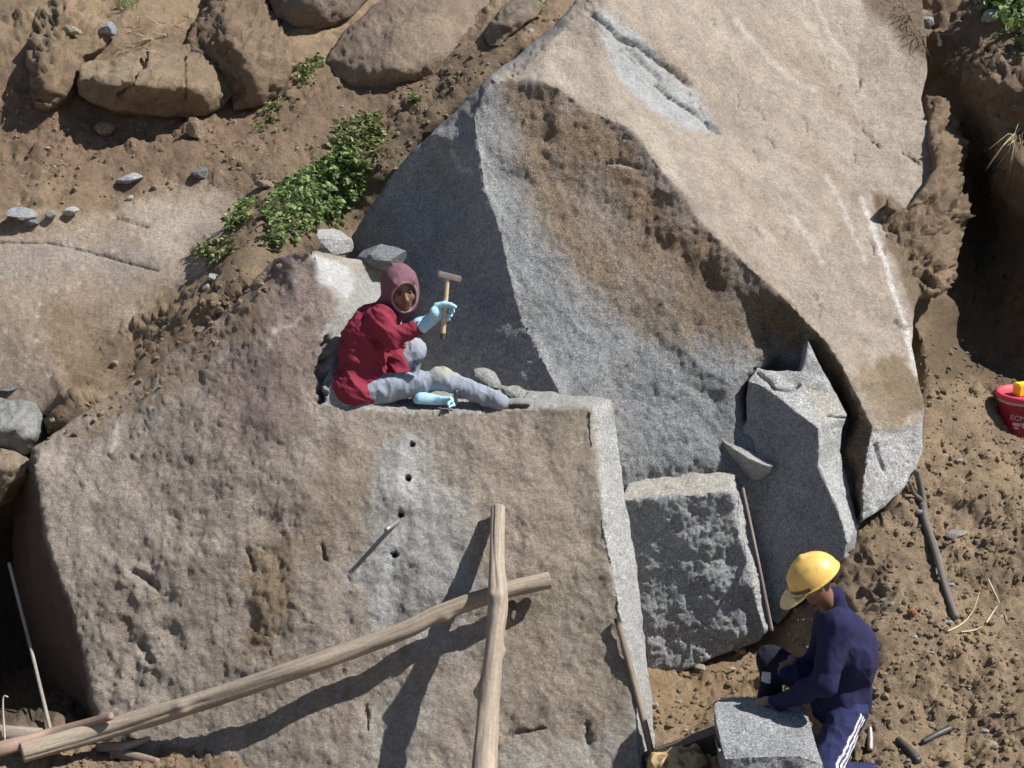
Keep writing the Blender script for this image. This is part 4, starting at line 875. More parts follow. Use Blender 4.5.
    F_.cap(wR - (wR - eR) * .10, wR + (hnd - wR) * .45, .048, .034, .01); F_.cap(wR - (wR - eR) * .12, wR - (wR - eR) * .08, .052, .051, .006)
    hd = h0 - h1; hd = hd / np.linalg.norm(hd); fd = A((.60, .70, .20)); fd = fd - hd * (fd @ hd); nd = np.cross(fd, hd); nd = nd if nd[0] > 0 else -nd
    hcn = h0 + (h1 - h0) * .56
    nrm = nd / np.linalg.norm(nd); fdn = fd / np.linalg.norm(fd)
    palmc = hcn - nrm * .034 - fdn * .012
    hand_geo(F_, wR + (hnd - wR) * .5, palmc, fdn, nrm, (1.25, 1.35, .9), 1.2, thumb=(1 if np.cross(fdn, nrm) @ hd > 0 else -1), spread=.02, r=.0118, grip=True)
    F_.cap(wR + (hnd - wR) * .3, palmc, .034, .030, .02)
    mkf('glove', F_, RUBBER, body, disp=lambda P_: folds(P_, 26., .0012, 8), cols=flat_col(blue, .08))
    hl = P(448, 402, 9.66)
    F_ = Fld(np.minimum(wL, hl) - .12, np.maximum(wL, hl) + .16, .0042)
    F_.cap(wL - (hl - wL) * .1, wL + (hl - wL) * .55, .050, .036, .01)
    hand_geo(F_, wL + (hl - wL) * .55, hl - A((.02, 0, 0)), (1, -.1, -.05), (0, -.9, -.4), (1.0, 1.2, .8), 1.1, thumb=1, spread=.02, r=.0100)
    F_.half((0, 0, 1.670), (0, 0, -1))
    mkf('glove', F_, RUBBER, body, cols=flat_col(blue, .08))
    return body, h0, h1, hl
# ---------------------------------------------------------------- the crouching man in the helmet
def crouching():
    P = lambda x, y, Y: A(at(x, y, Y))
    J = dict(pel=P(842, 700, 8.50), shL=P(837, 624, 8.34), shR=P(830, 620, 8.68), bend=.075)
    neck = P(831, 603, 8.50); hc = P(814, 582, 8.46)
    eL, wL = P(823, 684, 8.26), P(776, 703, 8.42); eR, wR = P(812, 668, 8.78), P(796, 665, 8.72)
    hipL, kL, aL = P(848, 712, 8.38), P(823, 776, 8.10), P(880, 775, 8.35)
    hipR, kR, aR = P(840, 700, 8.62), P(771, 660, 8.74), P(769, 722, 8.72)
    R = fr_((-.82, -.15, -.55), (-.5, 0, .87))
    lo = (1.0, 7.7, -.45); hi = (2.35, 9.15, 1.25)
    F_ = Fld(lo, hi, .0075)
    torso(F_, J, 0, .05, .95); F_.cap(neck + A((.01, 0, -.03)), hc - R[:, 2] * .05, .058, .055, .03)
    limb(F_, J['shL'], eL, wL, (.052, .042, .030)); limb(F_, J['shR'], eR, wR, (.052, .042, .030))
    limb(F_, hipL, kL, aL, (.088, .058, .040)); limb(F_, hipR, kR, aR, (.082, .056, .040))
    V0, Q0 = keep_big(*F_.mesh())
    sk = np.array((.22, .11, .07))
    Fh = Fld(hc - .19, hc + .19, .0042); head_geo(Fh, hc, R, 1.); Fh.cap(neck + A((.01, 0, -.03)), hc - R[:, 2] * .05, .058, .055, .03)
    V1, Q1 = keep_big(*Fh.mesh()); L = (V1 - hc) @ R; c1 = np.tile(sk, (len(V1), 1))
    hair = (L[:, 1] < -.02 + .01 * fbm(V1, 30., 2, 3)) & (L[:, 2] > -.065) | (L[:, 2] > .045); c1[hair] = (.02, .016, .013)
    lip = (np.abs(L[:, 0]) < .024) & (L[:, 1] > .066) & (np.abs(L[:, 2] + .0535) < .013); c1[lip] = (.2, .075, .06)
    # hands
    hl = P(761, 703, 8.48); Fa = Fld(np.minimum(wL, hl) - .13, np.maximum(wL, hl) + .1, .0042)
    hand_geo(Fa, wL, hl, (-.85, .25, -.55), (-.45, .2, -.9), (.75, .8, .5), 1.05, thumb=1, spread=.1)
    V2, Q2 = keep_big(*Fa.mesh())
    hr = P(787, 661, 8.68); Fb = Fld(np.minimum(wR, hr) - .13, np.maximum(wR, hr) + .1, .0042)
    hand_geo(Fb, wR, hr, (-.95, -.1, -.2), (-.1, .1, -1), (.5, .6, .5), 1.05, thumb=-1, spread=.1)
    V3, Q3 = keep_big(*Fb.mesh())
    Vs = [V0, V1, V2, V3]; off = np.cumsum([0] + [len(v) for v in Vs]); Q = np.concatenate([q + o for q, o in zip((Q0, Q1, Q2, Q3), off)])
    body = mk('person', np.concatenate(Vs), Q, SKIN, origin=Vector(P(850, 745, 8.45)), cols=np.concatenate([np.tile(sk, (len(V0), 1)), c1, np.tile((.24, .14, .10), (len(V2), 1)), np.tile((.2, .11, .08), (len(V3), 1))]))
    tag(body, 'man in yellow hard hat and navy sweater crouching over work on the ground', 'person')
    for k in (-1, 1):
        bm = bmesh.new(); bmesh.ops.create_uvsphere(bm, u_segments=16, v_segments=10, radius=.0125)
        ctr = hc + R @ np.array((k * .031, .073, .011)); VV = np.array([tuple(v.co) for v in bm.verts]); FF = [[v.index for v in f.verts] for f in bm.faces]; bm.free()
        d = VV @ (R @ np.array((0, 1, 0))); mk('eye', VV + ctr, FF, SKIN, parent=body, cols=np.where((d > .0098)[:, None], (.01, .008, .006), (.10, .085, .075)))
    navy = np.array((.022, .022, .060))
    g = .03; F_ = Fld(lo, hi, .0065); la, up, fw = torso(F_, J, g, .06, 1.08)
    F_.cap(J['pel'] + A((.01, 0, .02)), J['pel'] + A((.02, 0, .0)), .150, .14, .04, flat=(la, 1.15))
    limb(F_, J['shL'], eL, wL - (wL - eL) * .02, (.080, .068, .043), 0, .04); limb(F_, J['shR'], eR, wR, (.072, .062, .042), 0, .03)
    F_.cap(neck - up * .03 + A((.015, 0, 0)), neck + up * .02 + A((.016, 0, .02)), .080, .066, .02); F_.ell(hc - A((.01, 0, 0)), (.088, .088, .088), None, .004, 's')
    F_.half(J['pel'] - up * .075, -up)
    def jc(V):
        c = navy[None] * (1 + .25 * fbm(V, 6., 3, 2))[:, None]; d = np.linalg.norm(V - wL, axis=1)
        return mixc(c, np.array((.10, .13, .26)), ((d < .045) & (d > .028)).astype(float) * .8)
    mkf('sweater', F_, CLOTH, body, disp=lambda P_: folds(P_, 3.6, .018, 24, (1.3, .8, .9)) - .003, cols=jc)
    F_ = Fld((lo[0], lo[1], -.45), (hi[0], hi[1], .75), .0065)
    F_.ell(J['pel'] + A((-.02, 0, -.02)), (.15, .165, .12), None, .04)
    limb(F_, hipL, kL, aL, (.108, .082, .058), 0, .03); limb(F_, hipR, kR, aR, (.098, .076, .062), 0, .03)
    ax = kL - hipL; axn = ax / np.linalg.norm(ax); out = A((.75, -.62, .25)); out = out - axn * (out @ axn); out /= np.linalg.norm(out); sd = np.cross(axn, out)
    def tcol(V):
        c = np.tile((.026, .030, .082), (len(V), 1)) * (1 + .25 * fbm(V, 7., 3, 2))[:, None]
        far = 1 - sstep(-.03, .03, (V - (kR * .5 + hipR * .5)) @ A((.5, -.8, 0)) + .06); c = mixc(c, np.array((.016, .016, .026)), far)
        v = V - hipL; t = v @ axn; o = v @ out; s = v @ sd
        for k in (-1, 0, 1):
            m = (np.abs(s - .025 * k - .004) < .0065) & (o > .02) & (t > .02) & (t < np.linalg.norm(ax) + .02); c[m] = (.68, .68, .70)
        lab = (np.abs(V[:, 2] - (kR[2] - .075)) < .035) & (np.abs(V[:, 0] - (kR[0] - .035)) < .022) & (V[:, 1] < kR[1] - .02); c[lab] = (.6, .58, .56)
        return c
    mkf('trousers', F_, CLOTH, body, disp=lambda P_: folds(P_, 6., .016, 34, (1.2, 1., .8)) - .003, cols=tcol)
    for a, toe in ((aR, P(748, 728, 8.66)), (aL, P(900, 785, 8.35))):
        F_ = Fld(np.minimum(a, toe) - .1, np.maximum(a, toe) + .1, .005); d = (toe - a) / np.linalg.norm(toe - a)
        F_.cap(a, a + A((0, 0, .04)), .045, .05, .01); F_.cap(a - d * .03, toe - d * .05, .042, .036, .02)
        mkf('boot', F_, CLOTH, body, cols=flat_col((.03, .028, .025)))
    # hard hat
    F_ = Fld(hc - .24, hc + .24, .0045)
    H = lambda x, y, z: hc + R @ np.array((x, y, z))
    F_.ell(H(0, -.015, .022), (.127, .150, .139), R, .01); F_.cap(H(0, -.11, .09), H(0, -.015, .154), .013, .012, .03); F_.cap(H(0, -.015, .154), H(0, .10, .10), .012, .011, .03)
    D0 = F_.D.copy()
    g = np.stack(np.meshgrid(*[F_.lo[j] + np.arange(F_.n[j]) * F_.h for j in range(3)], indexing='ij'), -1); Lg = (g - hc) @ R
    F_.D = np.maximum(F_.D, -(Lg[..., 2] - .012)).astype(np.float32)
    e = np.sqrt((Lg[..., 0] / .138) ** 2 + ((Lg[..., 1] + .012) / .160) ** 2); brim = np.maximum(np.abs(Lg[..., 2] - .016) - .004, (e - 1) * .13)
    ev = np.sqrt((Lg[..., 0] / .118) ** 2 + ((Lg[..., 1] - .10) / .125) ** 2); zv = Lg[..., 2] - .012 + .20 * np.maximum(Lg[..., 1] - .09, 0); visor = np.maximum(np.maximum(np.abs(zv) - .004, (ev - 1) * .1), -(Lg[..., 1] - .05))
    F_.D = np.minimum(F_.D, np.minimum(brim, visor)).astype(np.float32)
    inner = np.sqrt((Lg[..., 0] / .117) ** 2 + ((Lg[..., 1] + .015) / .140) ** 2 + ((Lg[..., 2] - .018) / .129) ** 2)
    F_.D = np.maximum(F_.D, -(inner - 1) * .1).astype(np.float32)
    HM, nt, b = newmat('helmet_plastic'); ca = N(nt, 'ShaderNodeVertexColor', layer_name='Col'); nt.links.new(ca.outputs[0], b.inputs['Base Color']); b.inputs['Roughness'].default_value = .42
    def hcol(V):
        c = np.tile((.74, .47, .12), (len(V), 1)) * (1 + .06 * fbm(V, 8., 3, 2))[:, None]; L = (V - hc) @ R
        c = mixc(c, np.array((.82, .68, .32)), .7 * ((L[:, 1] > .105) & (L[:, 2] < .02)))
        c = mixc(c, np.array((.36, .27, .15)), .55 * sstep(.15, .55, fbm(V, 16., 4, 5))); c = mixc(c, np.array((.16, .11, .06)), .7 * ((np.abs(L[:, 2] - .012) < .006) | (np.linalg.norm(L - np.array((.135, -.03, .04)), axis=1) < .012)))
        band = (L[:, 1] > .045) & (np.abs(L[:, 2] - .032) < .011) & (L[:, 1] < .155); return mixc(c, np.array((.03, .035, .05)), band * .9)
    mkf('hard_hat', F_, HM, body, cols=hcol)
    return body, hl
seat_man, HAM0, HAM1, CHZ = seated()
low_man, LOWHAND = crouching()
# ============================================================ timber, rods and tools
WOODM = vcolmat('weathered_wood', .85, .2, .35, 50., .16); METAL = plain('dark_iron', (.09, .085, .08), .55, 40., .35, .6, .2, 90.)
STEEL = plain('worn_steel', (.30, .27, .26), .5, 40., .25, .5, .2, 90.)
def smooth_path(pts, k):
    pts = [np.array(p, float) for p in pts]; out = []
    for i in range(len(pts) - 1):
        p0 = pts[max(i - 1, 0)]; p1 = pts[i]; p2 = pts[i + 1]; p3 = pts[min(i + 2, len(pts) - 1)]
        for j in range(k):
            t = j / k; out.append(.5 * (2 * p1 + (p2 - p0) * t + (2 * p0 - 5 * p1 + 4 * p2 - p3) * t * t + (3 * p1 - p0 - 3 * p2 + p3) * t ** 3))
    out.append(pts[-1]); return np.array(out)
def tube(name, pts, rad, col, parent=None, mat=None, seg=16, k=14, rough=.12, knots=(), seed=1, cut=None, streak=.65, dark_end=None, cracks=0):
    P = smooth_path([(*p, r) for p, r in zip(pts, rad)], k); R = P[:, 3]; P = P[:, :3]; n = len(P)
    T = np.gradient(P, axis=0); T /= np.linalg.norm(T, axis=1)[:, None]; u = np.cross(T[0], (.3, .9, .2)); V = []; C = []
    arc = np.r_[0, np.cumsum(np.linalg.norm(np.diff(P, axis=0), axis=1))]
    for i in range(n):
        u = u - T[i] * (u @ T[i]); u /= np.linalg.norm(u); v = np.cross(T[i], u)
        a = np.arange(seg) * 2 * np.pi / seg; ring = np.cos(a)[:, None] * u + np.sin(a)[:, None] * v
        q = np.stack([np.cos(a) * 1.4, np.sin(a) * 1.4, np.full(seg, arc[i] * 3)], -1)
        rr = R[i] * (1 + rough * fbm(q, 1.2, 3, seed))
        for (kt, ka, ks) in knots: rr = rr + R[i] * ks * np.exp(-((arc[i] - kt * arc[-1]) / (R[i] * .7)) ** 2) * np.maximum(0, np.cos(a - ka)) ** 3
        if cracks:
            for (a0, lo_, hi_) in ((1.2, .0, .35), (3.4, .25, .7), (4.6, .55, 1.), (5.6, .1, .5), (2.3, .6, 1.)):
                t_ = arc[i] / arc[-1]
                if lo_ < t_ < hi_: rr = rr - R[i] * .16 * np.exp(-((np.angle(np.exp(1j * (a - a0 - .25 * math.sin(t_ * 9 + a0))))) / .13) ** 2)
        V.append(P[i] + ring * rr[:, None])
        q2 = np.stack([np.cos(a) * 5., np.sin(a) * 5., np.full(seg, arc[i] * 1.2)], -1)
        C.append(np.array(col)[None] * (1 + streak * fbm(q2, 2., 4, seed + 5) + .25 * fbm(q, .8, 2, seed + 9))[:, None])
        if dark_end and arc[i] > arc[-1] * dark_end: C[-1] = C[-1] * .15
    Fc = []
    for i in range(n - 1):
        for j in range(seg): Fc.append((i * seg + j, i * seg + (j + 1) % seg, (i + 1) * seg + (j + 1) % seg, (i + 1) * seg + j))
    V = np.concatenate(V); C = np.concatenate(C); m = len(V)
    V = np.concatenate([V, P[:1] - T[:1] * R[0] * .1, P[-1:] + T[-1:] * R[-1] * .1]); C = np.concatenate([C, np.array(col)[None] * 1.15, np.array(col)[None] * 1.15])
    for j in range(seg): Fc += [((j + 1) % seg, j, m), ((n - 1) * seg + j, (n - 1) * seg + (j + 1) % seg, m + 1)]
    return mk(name, V, Fc, mat or WOODM, parent=parent, cols=C)
def boxy(name, M, size, mat, parent=None, bev=.004, taper=1., seed=None):
    bm = bmesh.new(); bmesh.ops.create_cube(bm, size=1.)
    for v in bm.verts:
        f = taper if v.co.x > 0 else 1.; v.co = Vector((v.co.x * size[0], v.co.y * size[1] * f, v.co.z * size[2] * f))
    bmesh.ops.bevel(bm, geom=bm.edges[:], offset=bev, segments=2, affect='EDGES')
    V = np.array([tuple(M @ v.co) for v in bm.verts]); FF = [[v.index for v in f.verts] for f in bm.faces]; bm.free()
    return mk(name, V, FF, mat, parent=parent, smooth=False)
def along(a, b, up=(0, 0, 1)):
    x = (Vector(b) - Vector(a)).normalized(); y = Vector(up).cross(x).normalized(); z = x.cross(y)
    M = Matrix((x, y, z)).transposed().to_4x4(); M.translation = (Vector(a) + Vector(b)) / 2; return M
def above(px, py, off):
    """a point standing off the surface seen at that pixel"""
    p, n = hit(px, py); return p, n
# long pole: stands on the soil at lower left, runs across the block face
def stand(px, py, gap):                     # pulled towards the viewer's side by gap metres along the ground plan
    p, n = hit(px, py); return at(px, py, p.y - gap)
WCOL = (.285, .235, .18)
la = tube('wooden_pole', [stand(22, 753, .10), stand(100, 731, .2), stand(180, 708, .16), stand(300, 668, .19), stand(400, 632, .19), stand(440, 613, .18), stand(500, 592, .14), stand(549, 580, .10)],
     [.056, .058, .055, .053, .050, .048, .047, .047], WCOL, knots=[(.3, 1., .4), (.62, 4., .3), (.8, 2., .35)], seed=3, cracks=1, seg=40, k=24)
tag(la, 'long weathered wooden pole propped diagonally across the front block face', 'pole', 'wooden poles propped against the block')
lb = tube('wooden_pole', [stand(498, 508, .05), stand(497, 560, .20), stand(498, 600, .34), stand(495, 640, .40), stand(490, 690, .44), stand(487, 730, .48), stand(483, 800, .55)],
     [.042, .044, .056, .050, .058, .062, .072], (.30, .245, .19), knots=[(.3, 3.6, .7), (.35, 1., .6), (.62, 3., .8), (.5, 5., .3)], seed=8, cracks=1, seg=40, k=24)
tag(lb, 'upright knotty wooden pole crossing in front of the long diagonal pole', 'pole', 'wooden poles propped against the block')
peg = tube('peg', [stand(512, 602, .0), stand(514, 607, .06), stand(512, 620, .10)], [.02, .018, .012], (.10, .08, .06), k=5, seed=2); tag(peg, 'short dark peg in the rock under the free end of the diagonal pole', 'peg')
lc = tube('wooden_pole', [stand(-60, 764, .15), stand(0, 749, .16), stand(50, 735, .18), stand(112, 716, .22)], [.042, .042, .038, .022], (.27, .19, .15), knots=[(.5, 2., .4)], seed=12)
tag(lc, 'reddish split pole lying alongside the low end of the long diagonal pole', 'pole', 'wooden poles propped against the block')
ld = tube('log', [stand(-50, 733, .02), stand(0, 733, .03), stand(42, 734, .02)], [.05, .045, .035], (.27, .23, .19), seed=14); tag(ld, 'short grey log lying behind the low ends of the poles at lower left', 'log')
le = tube('stick', [stand(98, 747, .04), stand(125, 746, .05), stand(150, 738, .05)], [.03, .028, .012], (.26, .20, .16), k=8, seed=15, knots=[(.5, 2, .6)]); tag(le, 'short forked stick lying on the soil below the diagonal pole', 'stick')
lf = tube('stick', [stand(112, 752, .03), stand(135, 757, .04), stand(158, 762, .03)], [.028, .03, .022], (.23, .17, .135), k=8, seed=16); tag(lf, 'dark broken stick lowest on the soil below the diagonal pole', 'stick')
# handles and rods
hh = tube('tool_handle', [at(660, 790, 8.52), at(640, 706, 8.68), at(617, 618, 8.91)], [.020, .020, .019], (.24, .19, .14), seg=12, rough=.03, seed=17, dark_end=.96)
tag(hh, 'brown tool handle with black tip leaning on the right edge of the front block', 'tool handle')
r1 = tube('iron_rod', [at(772, 631, 9.55), at(758, 560, 9.72), at(743, 488, 10.02)], [.011, .010, .009], (.25, .19, .17), seg=8, rough=.03, seed=18); tag(r1, 'thin rusty rod leaning between the squared block and the jagged slab', 'rod')
r2 = tube('iron_rod', [stand(51, 732, .05), at(30, 645, 9.3), at(9, 563, 9.62)], [.012, .011, .011], (.27, .24, .21), seg=8, rough=.03, seed=19); tag(r2, 'thin pale rod leaning in the dark cleft at left', 'rod')
tw = tube('twig', [stand(5, 742, .02), at(3, 700, 8.75), at(8, 697, 8.75)], [.006, .005, .004], (.5, .42, .34), seg=6, k=5, seed=20); tag(tw, 'thin pale bent twig standing in soil at the lower left edge', 'twig')
# wedge chisel stuck in the third hole
p3, n3_ = hit(401, 516); hole = p3 - n3_ * .04
wc = tube('chisel', [hole, at(386, 530, p3.y - .24)], [.014, .013], (.28, .25, .23), mat=STEEL, seg=8, rough=.02, k=4); tag(wc, 'steel wedge chisel stuck in the third drilled hole of the front block', 'chisel')
# lying pole on the right hand slope with its fork
pr = empty('forked_stick', hit(955, 622)[0])
pts = [hit(x, y)[0] + hit(x, y)[1] * .03 for x, y in ((956, 622), (946, 592), (936, 555), (925, 520), (920, 500), (914, 470))]
tube('branch', pts, [.020, .022, .024, .024, .023, .021], (.15, .135, .12), pr, seed=22, seg=10, knots=[(.8, 2., .5)]); p2 = [hit(x, y)[0] + hit(x, y)[1] * .03 for x, y in ((922, 506), (912, 495), (906, 482))]
tube('twig', p2, [.016, .014, .010], (.14, .12, .10), pr, seed=23, seg=8, k=6)
tag(pr, 'dark forked stick lying down the bare slope right of the huge boulder', 'stick')
for pp, lab in (([(988, 580), (996, 598), (1008, 622)], 'straight dry stalk on the slope, right of the dark forked stick'), ([(947, 633), (962, 624), (974, 610), (979, 592)], 'long curved dry stalk crossing the foot of the dark forked stick'), ([(960, 633), (972, 632), (982, 628)], 'short flat dry stalk by the foot of the dark forked stick'), ([(986, 624), (992, 615), (997, 607)], 'short slanted dry stalk between the straight stalk and the curved stalk')):
    o = tube('dry_stalk', [hit(*q)[0] + hit(*q)[1] * .012 for q in pp], [.006, .005, .003][:len(pp)] + [.003] * (len(pp) - 3), (.46, .37, .24), seg=6, k=6, seed=25); tag(o, lab, 'stalk', 'dry stalks on the slope')
for (a, b, rr, lab) in (((870, 729), (871, 752), .018, 'dark steel chisel lying upright in the picture, nearest the kneeling man'), ((897, 742), (919, 764), .024, 'thick dark chisel lying slanted in the soil, between two other chisels'), ((922, 744), (952, 729), .020, 'grey chisel with bright end, rightmost of the three on the soil')):
    pa, na = hit(*a); pb, nb = hit(*b)
    o = tube('chisel', [pa + na * rr * .8, (pa + pb) / 2 + na * rr * .9, pb + nb * rr * .8], [rr * .7, rr, rr], (.16, .155, .15), seg=8, rough=.03, k=5, mat=METAL if rr > .019 else STEEL); tag(o, lab, 'chisel', 'chisels on the soil')
# hammer in the raised glove
h0, h1 = Vector(HAM0), Vector(HAM1); hm = empty('hammer', h1)
tube('handle', [h0 + (h0 - h1).normalized() * .012, h0 * .6 + h1 * .4, h0 * .15 + h1 * .85, h1], [.013, .014, .015, .016], (.56, .42, .27), hm, seg=12, rough=.03, k=8, seed=31, dark_end=.90)
a, b = at(437.5, 273.5, HAM0[1] - .02), at(461, 279.5, HAM0[1] + .02)
boxy('head', along(a, b), ((b - a).length, .034, .034), STEEL, hm, .006)
tag(hm, 'short-handled hammer with pale wooden shaft held in the raised blue glove', 'hammer')
c1 = Vector(CHZ); ch = tube('chisel', [Vector((c1.x + .045, c1.y - .01, 1.665)), Vector((c1.x + .05, c1.y, 1.76))], [.010, .013], (.12, .11, .10), seg=8, k=4, rough=.02, mat=METAL); tag(ch, 'short dark chisel held upright on the ledge in the lower blue glove', 'chisel')
# ============================================================ stones
STN = []
def stone(px, py, wpx, hpx, col, label, seed, depth=.8, ang=.55, rot=0., lift=.15, name='stone', group=None, sub=3, pos=None, grain=.6, cat='stone'):
    if pos is None: p, n = hit(px, py + hpx * .35)
    else: p = Vector(pos)
    m = (p - Vector((0, 0, CZ))).length / F; w, h = wpx * m / 2, hpx * m / 2; h = h / 1.0
    bm = bmesh.new(); bmesh.ops.create_icosphere(bm, subdivisions=sub, radius=1.); V = np.array([tuple(v.co) for v in bm.verts]); FF = [[v.index for v in f.verts] for f in bm.faces]; bm.free()
    rg = np.random.default_rng(seed)
    for _ in range(11):
        nrm = rg.normal(size=3); nrm /= np.linalg.norm(nrm); d = rg.uniform(1 - ang, .93); over = V @ nrm - d; V = V - np.maximum(over, 0)[:, None] * nrm
    V = V * (1 + .06 * fbm(V, 2.5, 3, seed))[:, None] / np.abs(V).max(0)
    c, s_ = math.cos(rot), math.sin(rot)
    V = V * np.array((w, w * depth, h)); V = np.stack([V[:, 0] * c - V[:, 2] * s_, V[:, 1], V[:, 0] * s_ + V[:, 2] * c], -1)
    cen = np.array(at(px, py, p.y - w * depth * lift)) if pos is None else np.array(p) + (0, 0, h)
    V = V + cen
    cc = np.array(col)[None] * (1 + .2 * fbm(V, 20., 3, seed))[:, None]
    o = mk(name, V, FF, ROCK, cols=cc, grain=np.full(len(V), grain), smooth=False); tag(o, label, cat, group); return o
G1 = (.50, .50, .50); G2 = (.22, .23, .24); TN = (.38, .31, .23)
stone(329, 243, 52, 28, (.52, .51, .50), 'pale angular stone on top of the front block, left of the dark stone', 3, .8, .5, .05, lift=.9)
stone(383, 256, 50, 27, (.24, .255, .27), 'dark grey stone on top of the block behind the purple hood', 6, .8, .5, -.1)
stone(484, 383, 35, 30, (.44, .44, .41), 'larger pale chip behind the outstretched shin on the ledge', 8, .7, .6, -.5)
stone(515, 391, 27, 19, (.42, .42, .40), 'smaller wedge-shaped chip on the ledge beyond the shoe', 11, .7, .6, -.4)
S = [(130, 179, 29, 10, G1, 'pale blue-grey flake, largest alone on the reddish soil at upper left', .25), (201, 173, 20, 11, G2, 'small dark stone on the soil right of the pale blue-grey flake', .1), (129, 198, 9, 6, G1, 'tiny pale chip just below the pale blue-grey flake', .3),
     (20, 214, 34, 11, (.40, .41, .42), 'long flat grey stone at the left edge of the worn bedrock', -.1), (52, 214, 13, 8, (.36, .36, .36), 'small grey chip between the long flat stone and the pale pointed chip', 0), (70, 212, 18, 10, G1, 'pale pointed chip rightmost in the row at the left edge', .2), (32, 222, 18, 6, G2, 'thin dark flake under the long flat grey stone at the left edge', .1),
     (196, 129, 20, 24, (.36, .28, .20), 'brown stone standing under the blocky boulder, beside its dark hollow', .1), (104, 128, 22, 16, (.30, .22, .15), 'rounded brown clod under the left part of the blocky boulder', 0),
     (108, 30, 24, 14, (.36, .38, .42), 'blue-grey stone on the crumbling lump of earth at top left', .3), (72, 31, 20, 11, (.42, .37, .28), 'tan flat stone on the crumbling lump of earth at top left', .1),
     (264, 184, 20, 8, (.34, .27, .2), 'flat tan stone on the soil left of the green weeds', -.1), (213, 277, 18, 6, (.46, .45, .42), 'pale flat chip below the low weeds, left of the notch', 0), (206, 287, 9, 7, G1, 'tiny white chip on the soil above the front block', .2),
     (8, 389, 20, 5, (.20, .20, .22), 'thin dark flake on the bedrock at the left edge', .15), (957, 534, 22, 8, (.44, .40, .36), 'pale flat stone on the slope right of the forked stick', .2), (912, 612, 10, 9, (.50, .20, .14), 'small orange-red pebble on the bare slope', 0),
     (920, 512, 8, 6, (.5, .48, .45), 'white chip right beside the top of the forked stick', 0), (905, 484, 18, 11, (.36, .28, .2), 'tan clod against the lower right corner of the huge boulder', 0), (655, 705, 9, 7, (.5, .5, .48), 'little pale chip at the foot of the front block right corner', 0),
     (925, 22, 20, 12, (.40, .40, .38), 'grey stone in the soil at the top right, left of the weeds', .2), (992, 16, 22, 14, (.40, .41, .42), 'pale grey stone among the weeds in the top right corner', .2), (700, 668, 12, 8, (.4, .36, .3), 'small tan stone in front of the squared block', 0), (740, 650, 14, 9, (.36, .30, .22), 'tan stone at the right foot of the squared block', 0)]
for i, (x, y, w_, h_, c, lab, ro) in enumerate(S): stone(x, y, w_, h_, c, lab, 40 + i, .8, .5, ro, sub=2, group='loose stones on the hillside')
# ============================================================ timber beam and sacking in the front
bA, bB = at(655, 763, 8.62), at(722, 738, 8.62)
tb = boxy('timber_beam', along(bA, bB), ((bB - bA).length + .1, .11, .13), plain('dark_timber', (.10, .075, .06), .8, 20., .4), None, .01); tag(tb, 'dark brown timber beam lying left of the small pale block', 'beam')
Fd = Fld(at(640, 800, 8.5), at(720, 735, 8.2), .01) if False else None
def sack():
    c = np.array(at(681, 766, 8.42)); F_ = Fld(c - .28, c + .28, .008)
    F_.ell(c, (.15, .12, .085), None, .03); F_.ell(c + (-.11, -.02, -.0), (.08, .08, .075), None, .03); F_.ell(c + (.08, .03, .01), (.07, .09, .08), None, .03)
    def col(V): return mixc(np.tile((.42, .31, .155), (len(V), 1)), np.array((.12, .06, .04)), sstep(.1, .3, fbm(V, 9., 3, 8)) * .8)
    o = mkf('sack', F_, CLOTH, disp=lambda P_: folds(P_, 9., .028, 5), cols=col); tag(o, 'crumpled yellowish cloth sack on the ground by the front block corner', 'sack')
sack()
# ============================================================ bucket
def lathe(name, prof, c, mat, parent, seg=48):
    V = []; Fc = []
    for (r, z) in prof:
        for j in range(seg): a = 2 * math.pi * j / seg; V.append((c[0] + r * math.cos(a), c[1] + r * math.sin(a), c[2] + z))
    for i in range(len(prof) - 1):
        for j in range(seg): Fc.append((i * seg + j, i * seg + (j + 1) % seg, (i + 1) * seg + (j + 1) % seg, (i + 1) * seg + j))
    Fc.append(tuple(range((len(prof) - 1) * seg, len(prof) * seg))); Fc.append(tuple(reversed(range(seg))))
    return mk(name, V, Fc, mat, parent=parent)
bp, bn = hit(1022, 436); bc = Vector((at(1025, 436, bp.y).x, bp.y + .12, bp.z - .01)); bk = empty('bucket', bc)
RED = plain('red_plastic', (.27, .014, .030), .45, 12., .2, 0, .05); RED2 = plain('faded_red_plastic', (.50, .05, .085), .5, 12., .15, 0, .05)
lathe('pail', [(.142, 0), (.146, .004), (.160, .235), (.160, .24)], bc, RED, bk)
lathe('band', [(.1585, .226), (.167, .227), (.168, .246), (.1585, .247)], bc, plain('pale_plastic', (.5, .36, .32), .5, 12., .1), bk)
lathe('lid', [(.160, .247), (.178, .249), (.180, .278), (.172, .284), (.160, .284), (.154, .268), (.02, .262)], bc, RED2, bk)
M = Matrix.Translation(Vector((bc.x - .005, bc.y - .01, bc.z + .305))) @ Matrix.Rotation(.35, 4, 'Z'); sp = boxy('sponge', M, (.12, .08, .085), plain('yellow_foam', (.75, .50, .03), .7, 30., .2), None, .008); tag(sp, 'yellow sponge resting on the lid of the red bucket', 'sponge')
cu = bpy.data.curves.new('lettering', 'FONT'); cu.body = 'ECM'; cu.size = .05; cu.extrude = .0; cu.resolution_u = 3; to = bpy.data.objects.new('t', cu); COL.objects.link(to)
bpy.context.view_layer.update(); tme = bpy.data.meshes.new_from_object(to); bpy.data.objects.remove(to)
def wrap(V, x0, z0, sc=1.):
    out = []
    for v in V: a = math.radians(-90) + (v[0] * sc + x0) / .15; z = z0 + v[1] * sc; r = .147 + .014 * z / .235 + .002; out.append((bc.x + r * math.cos(a), bc.y + r * math.sin(a), bc.z + z))
    return out
